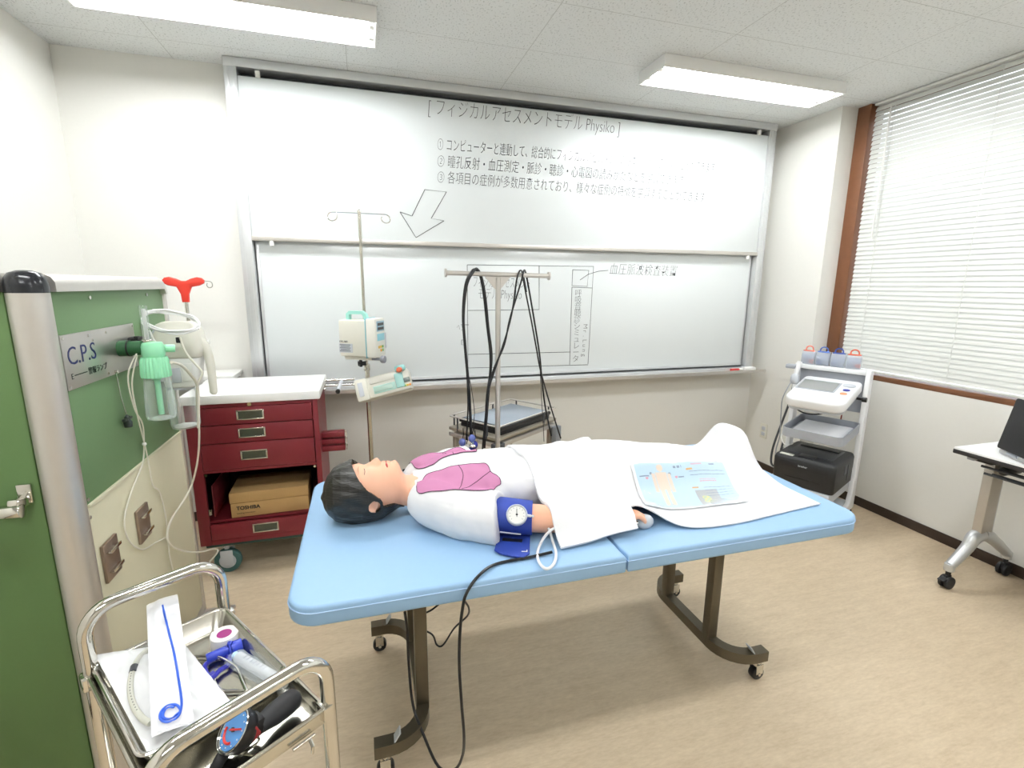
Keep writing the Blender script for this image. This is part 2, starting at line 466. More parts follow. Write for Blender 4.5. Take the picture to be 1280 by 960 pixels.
def script(body, a, b, h, y, mat=marker, thin=-.023, vert=False):
    p = PY(*a, y) - O; q = PY(*b, y) - O
    o = writing('handwriting', body, h, Matrix.Identity(4), mat, wb, thin=thin * h, shear=.12)
    xs = [v.co.x for v in o.data.vertices]; wdt = max(xs) - min(xs); x0 = min(xs)
    o.data.transform(Matrix.Translation((-x0, 0, 0)))
    o.data.transform(Matrix.Diagonal(((q - p).length / wdt, 1, 1, 1)))
    o.data.transform(face_mat(p, q - p, (0, 0, 1)))
    return o
YU = D + .0112
script('[ フィジカルアセスメントモデル Physiko ]', (535, 134), (775, 161), .105, YU)
script('① コンピューターと連動して、総合的にフィジカルアセスメントの基本診察や検査を学ぶことができます。', (547, 181), (896, 211), .078, YU, thin=-.014)
script('② 瞳孔反射・血圧測定・脈診・聴診・心電図の読みかたなどを学習できます。', (547, 202), (858, 227), .078, YU, thin=-.014)
script('③ 各項目の症例が多数用意されており、様々な症例の特徴を学習することができます。', (547, 222), (884, 248), .078, YU, thin=-.014)
YL = LB - .0008
script('フィジカルアセスメント', (592, 353), (662, 355), .085, YL)
script('モデル Physiko', (598, 368), (652, 369), .085, YL)
script('血圧脈波検査装置', (762, 337), (846, 340), .085, YL)
script('ヘソ', (571, 409), (580, 411), .05, YL)
def strokes(paths, y, r=.0022):
    for P in paths: MB(O).tube([PY(u, v, y) for u, v in P], r, 5).build('drawn_line', marker, wb)
strokes([[(500, 265), (515, 270), (531, 237), (558, 240), (539, 273), (555, 276), (520, 297), (500, 265)]], YU)
strokes([[(584, 331), (742, 333), (735, 455)], [(584, 331), (585, 460), (735, 456)], [(674, 332), (674, 387), (585, 388)],
         [(585, 443), (713, 440)], [(716, 337), (736, 338), (734, 358), (715, 357), (716, 337)], [(715, 359), (740, 360)], [(715, 359), (712, 456)],
         [(725, 350), (735, 343), (748, 339), (760, 338)], [(576, 406), (586, 406)], [(577, 425), (580, 425), (580, 431), (577, 431), (577, 425)]], YL, .0017)
for i, ch in enumerate('呼吸音聴診シミュレータ'):
    v = 367 + i * 8.2
    p = PY(723 - i * .35, v, YL) - O
    writing('handwriting', ch, .055, face_mat(p, (1, 0, 0), (0, 0, 1)), marker, wb, 'CENTER', thin=-.001)
for i, ch in enumerate('Mr.Lung'):
    p = PY(731.5 - i * .3, 408 + i * 6, YL) - O
    writing('handwriting', ch, .045, face_mat(p, (0, 0, -1), (1, 0, 0)), marker, wb, 'CENTER', thin=-.0008)
mk = thing('whiteboard_marker', 'red whiteboard marker lying at the right end of the pen tray', 'marker', (4.2, -.13, .817))
MB().cyl((-.06, 0, 0), (.02, .004, 0), .0075).build('barrel', M('red_plastic', (206, 60, 58), .4), mk)
MB().cyl((.02, .004, 0), (.06, .006, 0), .0085).build('cap', white, mk)
er = thing('marker_cap', 'white eraser block at the right end of the pen tray', 'eraser', (4.3, -.14, .8105))
er.name = 'whiteboard_eraser'
MB().box((0, 0, .012), (.1, .045, .024), .006).build('grip', white, er)
MB().box((0, 0, .003), (.09, .04, .006), .001).build('felt_pad', lgrey, er)
# ------------------------------------------------------------------ treatment bed
T = .68
BX0, BX1, BY0, BY1 = 1.213, 3.05, -2.11, -1.27
tb = thing('treatment_bed', 'long blue padded treatment bed on brown metal legs in the middle of the room', 'bed', (2.13, -1.69, 0))
O = tb.location
zb = T - .056
for x0, x1, rr in ((BX0, 2.128, [0, .075, .075, 0]), (2.136, BX1, [.075, 0, 0, .075])):
    cs = MB(O).prism(rrect(x0, BY0, x1, BY1, rr, 8), .056, Matrix.Translation((0, 0, zb)), .009).build('cushion', bed, tb, angle=60)
    pts = [Vector((x, y, T - .017)) for x, y in rrect(x0 - .0006, BY0 - .0006, x1 + .0006, BY1 + .0006, rr, 8)]
    MB(O).tube(pts, .0016, 5, closed=True).build('seam', bedw, cs)
m = MB(O)
for y in (-1.86, -1.58): m.span((1.35, y - .015, zb - .028), (2.9, y + .015, zb), .003)
for x in (1.35, 2.12, 2.9): m.span((x - .015, -1.86, zb - .028), (x + .015, -1.58, zb - .001), .003)
m.build('under_frame', bronze, tb)
for x, sgn, ya, ybk in ((1.553, -1, -1.865, -1.565), (2.66, 1, -1.865, -1.585)):
    for y in (ya, ybk):
        MB(O).span((x - .02, y - .02, .1), (x + .02, y + .02, zb - .005), .004).build('leg', bronze, tb)
    e0 = ya - .12; e1 = ybk + .12; R = .11
    path = [(x + sgn * .155, e0, .1), (x + sgn * R, e0, .1)]
    path += [(x + sgn * (R - R * math.sin(t)), e0 + R - R * math.cos(t), .1) for t in [PI / 2 * i / 8 for i in range(1, 9)]]
    path += [(x + sgn * (R - R * math.cos(t)), e1 - R + R * math.sin(t), .1) for t in [PI / 2 * i / 8 for i in range(0, 9)]]
    path += [(x + sgn * .155, e1, .1)]
    fr = MB(O).tube(path, .02, square=True).build('foot_rail', bronze, tb)
    for yy in (e0, e1):
        cx = x + sgn * .125
        c = MB(O); c.cyl((cx, yy, .058), (cx, yy, .082), .016, n=14).box((cx, yy - .017, .048), (.03, .003, .04), .001).box((cx, yy + .017, .048), (.03, .003, .04), .001)
        c.mi = 1; c.cyl((cx, yy - .013, .0262), (cx, yy + .013, .0262), .0262, n=20, bev=.004)
        c.mi = 0; c.cyl((cx, yy - .02, .0262), (cx, yy + .02, .0262), .006, n=10)
        c.build('caster', [chrome, black], fr)
        MB(O).box((cx - sgn * .035, yy, .128), (.045, .03, .004), .001, (0, sgn * R_(58), 0)).build('brake_tab', lgrey, fr)

# ------------------------------------------------------------------ training manikin
YC = -1.655
mk_ = thing('training_manikin', 'nursing training manikin with black hair and white shirt lying on the blue bed', 'manikin', (1.277, YC, T))
MO = mk_.location
HX = [1.274, 1.279, 1.29, 1.31, 1.335, 1.36, 1.39, 1.415, 1.44, 1.455, 1.47, 1.485, 1.50, 1.512, 1.521, 1.528, 1.54, 1.565, 1.60]
HZT = [.772, .80, .822, .843, .857, .865, .868, .864, .866, .866, .867, .866, .867, .865, .853, .828, .812, .808, .812]
HZB = [.762, .742, .722, .706, .695, .689, .686, .686, .690, .694, .699, .704, .709, .712, .713, .713, .711, .706, .70]
HW = [.012, .035, .05, .063, .071, .075, .077, .077, .075, .073, .070, .066, .061, .057, .055, .055, .057, .066, .09]
def interp(xs, ys, x): return float(np.interp(x, xs, ys))
def head_ring(x, off=0., n=96, face=True):
    zt, zb_, wd = interp(HX, HZT, x) + off, interp(HX, HZB, x) - off * .6, interp(HX, HW, x) + off
    cz = zb_ * .47 + zt * .53; ring = []
    for j in range(n):
        t = 2 * PI * j / n; c, s = math.cos(t), math.sin(t)
        y = wd * abs(c) ** .92 * (1 if c > 0 else -1)
        z = cz + (zt - cz if s > 0 else cz - zb_) * abs(s) ** .92 * (1 if s > 0 else -1)
        if s > 0: y *= 1 - .10 * s * s
        if face and s > 0:
            g = lambda mx, my, sx_, sy_, a: a * math.exp(-((x - mx) / sx_) ** 2 - ((abs(y) - my) / sy_) ** 2)
            nose = 0
            if 1.40 < x < 1.463:
                h = np.interp(x, [1.40, 1.412, 1.43, 1.447, 1.454, 1.459, 1.463], [0, .003, .013, .0225, .018, .007, 0])
                wn_ = np.interp(x, [1.40, 1.43, 1.45, 1.463], [.007, .009, .0125, .013])
                nose = h * math.exp(-(y / wn_) ** 2) + .006 * math.exp(-((x - 1.449) / .007) ** 2 - ((abs(y) - .012) / .006) ** 2)
            z += nose
            z += g(1.405, .031, .013, .018, -.007) + g(1.392, .03, .008, .022, .003)
            z += g(1.404, .031, .008, .011, .0035)                    # closed lids
            z += g(1.4705, 0, .0048, .024, .0075) + g(1.4845, 0, .005, .024, .0075) + g(1.4775, 0, .0022, .02, -.0035)
            z += g(1.4935, 0, .004, .02, -.003) + g(1.506, 0, .008, .022, .006)
            z += g(1.44, .042, .02, .02, .003)
        ring.append(Vector((x, YC + y, z)))
    return ring
def sup(x, yc, wd, z0, z1, n=40, e=.8):
    P = []
    for j in range(n):
        t = 2 * PI * j / n; c, s = math.cos(t), math.sin(t)
        P.append(Vector((x, yc + wd * abs(c) ** e * (1 if c > 0 else -1), (z0 + z1) / 2 + (z1 - z0) / 2 * abs(s) ** e * (1 if s > 0 else -1))))
    return P
def mirror(p): return (p[0], 2 * YC - p[1], p[2])
TX = [1.55, 1.575, 1.605, 1.64, 1.68, 1.74, 1.82, 1.90, 2.0, 2.1, 2.2, 2.28, 2.34]
TW = [.075, .10, .135, .16, .172, .172, .165, .155, .15, .16, .168, .16, .12]
T0 = [.705, .698, .692, .687, .684, .684, .686, .69, .688, .684, .684, .688, .70]
T1 = [.800, .806, .814, .827, .840, .849, .851, .850, .846, .838, .828, .812, .79]
body = MB()
xs = list(np.linspace(1.276, 1.60, 110))
body.loft([head_ring(x) for x in xs])
body.loft([sup(x, YC, wd, a, b) for x, wd, a, b in zip(TX, TW, T0, T1)])
ARM = [(1.605, -1.775, .762), (1.66, -1.81, .755), (1.75, -1.86, .745), (1.86, -1.902, .740), (1.95, -1.925, .732), (2.06, -1.945, .722), (2.12, -1.955, .716)]
AR = [.058, .058, .052, .045, .043, .034, .027]
def hand(P, mir):
    f = mirror if mir else (lambda p: p)
    P.tube([f(p) for p in ((2.11, -1.953, .716), (2.15, -1.955, .716), (2.205, -1.962, .718))], [.026, .032, .03], 14, 4)
    for k, (dy, L) in enumerate(((-.022, .06), (-.008, .072), (.008, .068), (.022, .052))):
        b = Vector((2.205, -1.962 + dy, .722))
        P.tube([f(tuple(p)) for p in (b - Vector((.03, 0, .002)), b, b + Vector((L * .5, -.003, .010)), b + Vector((L * .85, -.005, -.004)), b + Vector((L * .95, -.006, -.02)))], [.0095, .0095, .009, .0082, .0075], 10, 3)
    P.tube([f(p) for p in ((2.145, -1.925, .722), (2.17, -1.905, .728), (2.2, -1.902, .726), (2.222, -1.908, .718))], [.013, .0115, .0105, .009], 10, 3)
for mir in (False, True):
    f = mirror if mir else (lambda p: p)
    body.tube([f(p) for p in ARM], AR, 20, 5); body.ball(f(ARM[0]), .06)
    hand(body, mir)
    s = 1 if mir else -1
    body.tube([(2.22, YC + s * .078, .765), (2.35, YC + s * .085, .762), (2.5, YC + s * .088, .755), (2.62, YC + s * .09, .745), (2.76, YC + s * .08, .732)], [.083, .078, .058, .054, .042], 20, 5)
    body.tube([(2.775, YC + s * .08, .722), (2.80, YC + s * .08, .75), (2.82, YC + s * .075, .79), (2.83, YC + s * .072, .825)], [.04, .04, .036, .026], 16, 4)
    # ear: rim, lobe and bowl
    ey = YC + s * .0745
    rim = [(1.447, ey, .762), (1.441, ey + s * .006, .774), (1.429, ey + s * .010, .775), (1.418, ey + s * .012, .765), (1.416, ey + s * .012, .75), (1.424, ey + s * .009, .738), (1.437, ey + s * .004, .734)]
    body.tube(rim, .0045, 8, 3)
    body.ball((1.432, ey, .754), .016, (1, .35, 1.15))
def remesh(mb, vox, name, sm=3, mats=None, parent=None):
    me = bpy.data.meshes.new(name); mb.bm.to_mesh(me); mb.bm.free()
    o = bpy.data.objects.new(name, me); COL.objects.link(o)
    a = o.modifiers.new('r', 'REMESH'); a.mode = 'VOXEL'; a.voxel_size = vox
    b = o.modifiers.new('s', 'SMOOTH'); b.factor = .5; b.iterations = sm
    bpy.context.view_layer.update()
    me2 = bpy.data.meshes.new_from_object(o.evaluated_get(bpy.context.evaluated_depsgraph_get()))
    bpy.data.objects.remove(o); bpy.data.meshes.remove(me)
    me2.name = name
    for p in me2.polygons: p.use_smooth = True
    me2.materials.clear()
    for m in (mats if isinstance(mats, list) else [mats]): me2.materials.append(m)
    q = bpy.data.objects.new(name, me2); COL.objects.link(q)
    return q
bo = remesh(body, .0036, 'body', 2, skin)
bo.data.transform(Matrix.Translation(-MO)); bo.parent = mk_
# lips, closed eyes, brows
def face_z(x, y):
    r = head_ring(x); top = [p for p in r if p.z > .76]
    return min(top, key=lambda p: abs(p.y - YC - y)).z
P = []
m = MB(MO)
m.tube([(1.4775 + .003 * (t * t), YC + .028 * t, face_z(1.4775 + .003 * t * t, .028 * t) - .001) for t in [i / 6 for i in range(-6, 7)]], [.002, .0055, .0068, .0055, .002], 8, 1)
m.build('lips', lipm, mk_)
for s in (-1, 1):
    MB(MO).tube([(1.4065 + .0025 * (1 - t * t), YC + s * (.031 + .013 * t), face_z(1.4085, .031 + .013 * t) + .0003) for t in [i / 4 for i in range(-4, 5)]], .0011, 6).build('closed_eye', dgrey, mk_)
    MB(MO).tube([(1.3905 - .002 * (1 - t * t), YC + s * (.031 + .016 * t), face_z(1.389, .031 + .016 * t) + .0002) for t in [i / 4 for i in range(-4, 5)]], [.0006, .0016, .0014, .0005], 6).build('eyebrow', M('brow_tint', (196, 142, 116), .6), mk_)
# hair: a moulded cap with combed grooves
hairm = M('moulded_black_hair', (34, 32, 28), .36, var=.12, scale=40)
def hair_mat():
    m = hairm; N = m.node_tree.nodes; L = m.node_tree.links; p = N['Principled BSDF']
    tc = N.new('ShaderNodeTexCoord'); mp = N.new('ShaderNodeMapping'); mp.inputs['Rotation'].default_value = (0, R_(40), 0); mp.inputs['Scale'].default_value = (4, 8, 30)
    wv = N.new('ShaderNodeTexNoise'); wv.inputs['Scale'].default_value = 4.5; wv.inputs['Detail'].default_value = 2; wv.inputs['Distortion'].default_value = .8
    L.new(tc.outputs['Object'], mp.inputs[0]); L.new(mp.outputs[0], wv.inputs['Vector'])
    b = N.new('ShaderNodeBump'); b.inputs['Strength'].default_value = .45; b.inputs['Distance'].default_value = .006
    L.new(wv.outputs[0], b.inputs['Height']); L.new(b.outputs[0], p.inputs['Normal'])
hair_mat()
# hair line seen from the side: height above which the face is bare, at each x
LX = [1.27, 1.33, 1.36, 1.372, 1.385, 1.40, 1.43, 1.452, 1.457, 1.452, 1.47, 1.50, 1.525]
def is_hair(x, y, z):
    if x < 1.366: return True
    if x < 1.44:
        lim = np.interp(x, [1.366, 1.378, 1.392, 1.42, 1.44], [.885, .866, .84, .806, .788])
    elif x < 1.462: lim = np.interp(x, [1.44, 1.458, 1.462], [.788, .772, .745])
    else: lim = np.interp(x, [1.462, 1.50, 1.53], [.745, .742, .715])
    if ((x - 1.434) / .019) ** 2 + ((z - .752) / .022) ** 2 < 1: return False      # round the ear
    return z < lim
def hair_off(x, th):
    return (.016 + .0012 * (math.sin(11 * th + 46 * x) + math.sin(17 * th - 70 * x + 1)) * math.sin(PI * min(1, max(0, (x - 1.27) / .2)))) * (1 if x < 1.46 else max(.25, 1 - (x - 1.46) / .075))
t = bmesh.new(); n = 220; xs = list(np.linspace(1.268, 1.53, 150)); V = []
for x in xs:
    xx = max(x, 1.2745 + 0) if x > 1.2745 else 1.2745
    shr = 1 if x > 1.2745 else max(.05, (x - 1.2660) / .0085)
    r = head_ring(xx, 0, n, False); c = sum(r, Vector()) / n; row = []
    for j, p in enumerate(r):
        d = p - c; L_ = d.length; o_ = hair_off(x, 2 * PI * j / n)
        if x < 1.31: o_ = min(o_, .010 + .006 * max(0, (x - 1.275) / .035))
        q = c + d * ((L_ + o_) / L_) * shr; q.x = x - (.0 if x > 1.2745 else 0)
        q.z = max(q.z, T + .0005)
        row.append(t.verts.new(q))
    V.append(row)
for i in range(len(xs) - 1):
    for j in range(n):
        q = [V[i][j], V[i + 1][j], V[i + 1][(j + 1) % n], V[i][(j + 1) % n]]
        c = sum((v.co for v in q), Vector()) / 4
        if is_hair(c.x, c.y, c.z): t.faces.new(q)
t.faces.new(V[0])
bmesh.ops.delete(t, geom=[v for v in t.verts if not v.link_faces], context='VERTS')
for _ in range(3):
    bv = [v for v in t.verts if any(e.is_boundary for e in v.link_edges)]
    co = {v: sum((e.other_vert(v).co for e in v.link_edges if e.is_boundary), Vector()) / max(1, sum(e.is_boundary for e in v.link_edges)) for v in bv}
    for v in bv: v.co = v.co * .5 + co[v] * .5
bmesh.ops.recalc_face_normals(t, faces=t.faces)
if sum((f.normal.dot(f.calc_center_median() - Vector((1.39, YC, .77))) for f in t.faces)) < 0: bmesh.ops.reverse_faces(t, faces=t.faces)
bmesh.ops.solidify(t, geom=t.faces[:], thickness=.0095)
m = MB(MO); m.merge(t); m.build('hair', hairm, mk_, angle=70)
# shirt with sleeves and collar
sh = MB()
SX = [1.566, 1.578, 1.597, 1.625, 1.68, 1.74, 1.82, 1.90, 2.0, 2.1, 2.16]
sh.loft([sup(x, YC, interp(TX, TW, x) + .012 + (.01 if x < 1.6 else 0), max(T + .001, interp(TX, T0, x) - .012), interp(TX, T1, x) + .007 - (.004 if x < 1.58 else 0), 60) for x in SX])
for mir in (False, True):
    f = mirror if mir else (lambda p: p)
    sl = [(1.585, -1.735, .765), (1.615, -1.778, .757), (1.68, -1.828, .748), (1.74, -1.864, .743), (1.79, -1.892, .740), (1.80, -1.897, .740)]
    sh.tube([f(p) for p in sl], [.062, .074, .076, .078, .080, .080], 26, 5)
    sh.ball(f((1.607, -1.768, .756)), .070)
so = remesh(sh, .0045, 'shirt', 5, [shirt, shirt])
# folds: gentle noise pushed along the normal
nor = [v.normal.copy() for v in so.data.vertices]; cos_ = [v.co.copy() for v in so.data.vertices]
for i, p in enumerate(cos_):
    q = .008 * (noise.noise((p.x * 9, p.y * 16 + p.x * 6, p.z * 8)) + .5 * noise.noise((p.x * 30, p.y * 22, p.z * 24)))
    if p.x > 1.78 and p.y < -1.80: q += .003
    p += nor[i] * q; p.z = max(p.z, T + .0008); cos_[i] = p
so.data.vertices.foreach_set('co', [c for p in cos_ for c in p]); so.data.update()
so.data.transform(Matrix.Translation(-MO)); so.parent = mk_
bvh_s = BVHTree.FromPolygons([v.co + MO for v in so.data.vertices], [p.vertices[:] for p in so.data.polygons])
def onto(bv, x, y, lift=.0012, z0=T):
    h = bv.ray_cast(Vector((x, y, 1.4)), Vector((0, 0, -1)))
    return Vector((x, y, (h[0].z if h[0] is not None else z0) + lift))
def decal(poly, bv, mat, name, parent, step=.008, org=MO, lift=.003):
    t = bmesh.new(); f = t.faces.new([t.verts.new((x, y, 0)) for x, y in poly])
    xs_ = [p[0] for p in poly]; ys_ = [p[1] for p in poly]
    for ax, lo, hi in ((0, min(xs_), max(xs_)), (1, min(ys_), max(ys_))):
        q = lo + step
        while q < hi:
            no = Vector((1, 0, 0)) if ax == 0 else Vector((0, 1, 0))
            bmesh.ops.bisect_plane(t, geom=t.verts[:] + t.edges[:] + t.faces[:], plane_co=no * q, plane_no=no); q += step
    bmesh.ops.triangulate(t, faces=t.faces)
    for v in t.verts: v.co = onto(bv, v.co.x, v.co.y, lift)
    bmesh.ops.recalc_face_normals(t, faces=t.faces)
    if sum(f.normal.z for f in t.faces) < 0: bmesh.ops.reverse_faces(t, faces=t.faces)
    m = MB(org); m.merge(t); return m.build(name, mat, parent, angle=80)
def cr(poly, k=5): return [(p.x, p.y) for p in smooth([Vector((x, y, 0)) for x, y in poly], k, True)]
def on_shirt(u, v):
    h = bvh_s.ray_cast(CAM, sight(u, v).normalized()); p = h[0] if h[0] is not None else PZ(u, v, .82); return (p.x, p.y)
NL = [on_shirt(*q) for q in ((521, 615), (530, 598), (541, 591), (560, 585), (577, 582), (602, 580), (610, 583), (614, 591), (622, 596), (626, 605), (620, 610), (602, 614), (575, 613), (545, 615))]
def line_on(bv, pts, mat, name, parent, r=.0012, k=6, lift=.003, org=MO):
    P = smooth([Vector((*p, 0)) for p in pts], k); return MB(org).tube([onto(bv, p.x, p.y, lift) for p in P], r, 6).build(name, mat, parent)
for mir in (False, True):
    g = (lambda p: (p[0], 2 * YC - .0 - p[1])) if mir else (lambda p: p)
    poly = cr([g(p) for p in NL])
    decal(poly, bvh_s, pinkm, 'lung_print', so)
    line_on(bvh_s, poly + poly[:1], inkm, 'print_line', so, k=1)
    line_on(bvh_s, [g(on_shirt(*q)) for q in ((573, 582), (579, 595), (574, 612))], inkm, 'print_line', so)
    line_on(bvh_s, [g(on_shirt(*q)) for q in ((577, 612), (596, 603), (613, 590))], inkm, 'print_line', so)

# ------------------------------------------------------------------ cloths over the manikin
bvh_b = BVHTree.FromPolygons([v.co + MO for v in bo.data.vertices], [p.vertices[:] for p in bo.data.polygons])
GX0, GX1, GY0, GY1, GS = 1.84, 3.05, -2.10, -1.27, .011
gx = np.arange(GX0, GX1, GS); gy = np.arange(GY0, GY1, GS)
Hh = np.full((len(gx), len(gy)), T)
bulb = Vector((2.268, -1.975, T + .024))
for i, x in enumerate(gx):
    for j, y in enumerate(gy):
        z = T
        for bv in (bvh_b, bvh_s):
            h = bv.ray_cast(Vector((x, y, 1.4)), Vector((0, 0, -1)))
            if h[0] is not None: z = max(z, h[0].z)
        hump = T + .208 * math.exp(-((x - 2.845) / .058) ** 4) * math.exp(-((y - YC) / .125) ** 4)
        Hh[i, j] = max(z, hump)
def drape(base, lift, iters, sag):
    Z = base + lift
    for _ in range(iters):
        P = np.pad(Z, 1, mode='edge')
        A = (P[:-2, 1:-1] + P[2:, 1:-1] + P[1:-1, :-2] + P[1:-1, 2:]) / 4 - sag
        Z = np.maximum(A, base + lift)
    for _ in range(3):
        P = np.pad(Z, 1, mode='edge'); A = (P[:-2, 1:-1] + P[2:, 1:-1] + P[1:-1, :-2] + P[1:-1, 2:]) / 4
        Z = np.maximum(A, base + lift * .6)
    return Z
def samp(Z, x, y):
    a = min(max((x - GX0) / GS, 0), len(gx) - 1.001); b = min(max((y - GY0) / GS, 0), len(gy) - 1.001)
    i, j = int(a), int(b); u, v = a - i, b - j
    return float(Z[i, j] * (1 - u) * (1 - v) + Z[i + 1, j] * u * (1 - v) + Z[i, j + 1] * (1 - u) * v + Z[i + 1, j + 1] * u * v)
ZB = drape(Hh, .004, 260, .0003)
def wr(x, y, k=1.):
    return k * (.0035 * noise.noise((x * 7, y * 18, 3)) + .002 * noise.noise((x * 30, y * 14, 8)))
def edge(pts, t):
    ts = np.linspace(0, 1, len(pts)); return float(np.interp(t, ts, [p for p in pts]))
def cloth(name, label, near, far, Z, nu, nv, lift, thick, extra=None):
    """near / far: polylines (x,y) along the two long edges"""
    na = smooth([Vector((*p, 0)) for p in near], 8); fa = smooth([Vector((*p, 0)) for p in far], 8)
    def at(P, t):
        a = t * (len(P) - 1); i = min(int(a), len(P) - 2); return P[i].lerp(P[i + 1], a - i)
    G = []
    for i in range(nu + 1):
        a = at(na, i / nu); b = at(fa, i / nu); row = []
        for j in range(nv + 1):
            p = a.lerp(b, j / nv); e = min(1, 6 * min(i / nu, 1 - i / nu, j / nv, 1 - j / nv))
            z = samp(Z, p.x, p.y) + lift + max(-lift * .5, wr(p.x, p.y) * (.3 + .7 * e)) + (extra(p.x, p.y) if extra else 0)
            row.append(Vector((p.x, p.y, max(z, T + .002 + lift * .3))))
        G.append(row)
    m = MB((G[nu // 2][nv // 2].x, G[nu // 2][nv // 2].y, T)); m.grid(G, thick)
    o = m.build(name, towel, None, angle=80); return o, G
fold = lambda x, y: .03 * math.exp(-((x - 2.31) / .07) ** 2 - ((y + 1.965) / .045) ** 2) + .006 * math.exp(-((x - 2.42) / .05) ** 2 - ((y + 1.99) / .03) ** 2)
sheet, SG = cloth('leg_sheet', 'white sheet spread over the manikin\'s legs and raised feet', [(2.12, -1.95), (2.24, -1.955), (2.33, -1.985), (2.43, -2.03), (2.60, -2.035), (2.78, -2.015), (2.975, -1.995)],
                  [(2.12, -1.40), (2.3, -1.38), (2.5, -1.37), (2.65, -1.37), (2.75, -1.39), (2.88, -1.42), (2.965, -1.47)], ZB, 90, 66, .004, .004, fold)
tag(sheet, sheet.get('label') or 'white sheet spread over the manikin\'s legs and raised feet', 'sheet')
def bvh_of(G):
    vs_ = [p for r in G for p in r]; n = len(G[0])
    return BVHTree.FromPolygons(vs_, [(i * n + j, (i + 1) * n + j, (i + 1) * n + j + 1, i * n + j + 1) for i in range(len(G) - 1) for j in range(n - 1)])
bvh_sheet = bvh_of(SG)
Ht = Hh.copy()
for i, x in enumerate(gx):
    for j, y in enumerate(gy):
        h = bvh_sheet.ray_cast(Vector((x, y, 1.4)), Vector((0, 0, -1)))
        if h[0] is not None: Ht[i, j] = max(Ht[i, j], h[0].z + .004)
ZT = drape(Ht, .005, 120, .0006)
tow, TG = cloth('bath_towel', 'folded white towel over the manikin\'s belly and forearm', [(1.955, -2.035), (2.04, -2.03), (2.12, -2.02), (2.218, -2.02)],
                [(1.925, -1.37), (2.04, -1.36), (2.16, -1.36), (2.27, -1.37)], ZT, 44, 70, .006, .008)
tag(tow, 'folded white towel over the manikin\'s belly and forearm', 'towel')
bu = thing('rubber_bulb', 'pale grey rubber bulb under the manikin\'s hand at the towel edge', 'bulb', bulb)
MB().ball((0, 0, 0), .024, (1.25, .95, 1)).build('bulb', lgrey, bu)
MB().cyl((-.045, 0, -.004), (-.022, 0, 0), .008, bev=.001).build('valve', chrome, bu)

# leaflet in a clear sleeve lying on the sheet
def hit_sheet(u, v):
    d = sight(u, v).normalized(); h = bvh_sheet.ray_cast(CAM, d); return h[0] if h[0] is not None else PZ(u, v, .76)
c00, c10, c11, c01 = hit_sheet(808, 633), hit_sheet(936, 628), hit_sheet(905, 579), hit_sheet(788, 583)
lm = [M('leaflet_blue', (196, 226, 244), .25, var=.01), M('leaflet_white', (246, 248, 250), .25), M('leaflet_skin', (242, 220, 200), .25), M('leaflet_ink', (120, 140, 170), .3),
      M('leaflet_orange', (224, 170, 90), .3), M('leaflet_pink', (226, 150, 170), .3), M('leaflet_grey', (176, 180, 184), .3), M('leaflet_yellow', (222, 214, 130), .3), M('leaflet_green', (176, 206, 170), .3)]
NU, NV = 150, 96
def paint(i, j):
    u, v = (i + .5) / NU, (j + .5) / NV
    if u < .03 or u > .975 or v < .03 or v > .985: return 1
    if (u - .27) ** 2 / .0011 + (v - .90) ** 2 / .004 < 1: return 2
    if abs(u - .27) < .055 and .50 < v < .82: return 2
    if abs(abs(u - .27) - .08) < .016 and .45 < v < .80: return 2
    if abs(abs(u - .27) - .028) < .019 and .12 < v < .52: return 2
    for (a, b, k) in ((.12, .72, 5), (.17, .80, 3), (.36, .80, 3), (.42, .74, 5), (.25, .14, 3), (.29, .14, 3)):
        if ((u - a) / .014) ** 2 + ((v - b) / .022) ** 2 < 1: return k
    if .05 < u < .15 and abs(v - .76) < .006 or .44 < u < .5 and abs(v - .74) < .008: return 3
    if .40 < u < .50 and .90 < v < .94 and (i // 2) % 3: return 3
    if .54 < u < .61 and (.84 < v < .875 or .50 < v < .535): return 4
    if .60 < u < .72 and .93 < v < .955 and i % 3: return 5
    if .80 < u < .86 and .92 < v < .95: return 3
    if .64 < u < .82 and .60 < v < .68 and (j % 4 < 2) and (i % 4): return 5
    if .56 < u < .95 and .70 < v < .82 and (j % 6 < 1) and (i % 7): return 3
    if .66 < u < .95 and .30 < v < .52 and (j % 6 < 1) and (i % 7): return 3
    if .55 < u < .78 and .06 < v < .46:
        if .60 < u < .68 and .12 < v < .32: return 7 if (i // 4 + j // 5) % 2 else 8
        return 6
    return 0
G = []
for i in range(NU + 1):
    row = []
    for j in range(NV + 1):
        u, v = i / NU, j / NV
        p = c00 * (1 - u) * (1 - v) + c10 * u * (1 - v) + c11 * u * v + c01 * (1 - u) * v
        row.append(onto(bvh_sheet, p.x, p.y, .006))
    G.append(row)
for _ in range(6):
    for i in range(1, NU):
        for j in range(1, NV):
            G[i][j].z = max(G[i][j].z, (G[i - 1][j].z + G[i + 1][j].z + G[i][j - 1].z + G[i][j + 1].z) / 4)
lf = thing('printed_chart', 'light blue printed body chart in a clear sleeve lying on the white sheet', 'chart', (G[NU // 2][NV // 2].x, G[NU // 2][NV // 2].y, T + .05))
MB(lf.location).grid(G, .0006, paint).build('paper', lm, lf, angle=80)
G2 = [[G[i][j] + Vector((0, 0, .002)) for j in range(0, NV + 1, 4)] for i in range(0, NU + 1, 5)]
MB(lf.location).grid(G2).build('clear_sleeve', film('sleeve_film', (250, 252, 255), .06, .1), lf, angle=80)

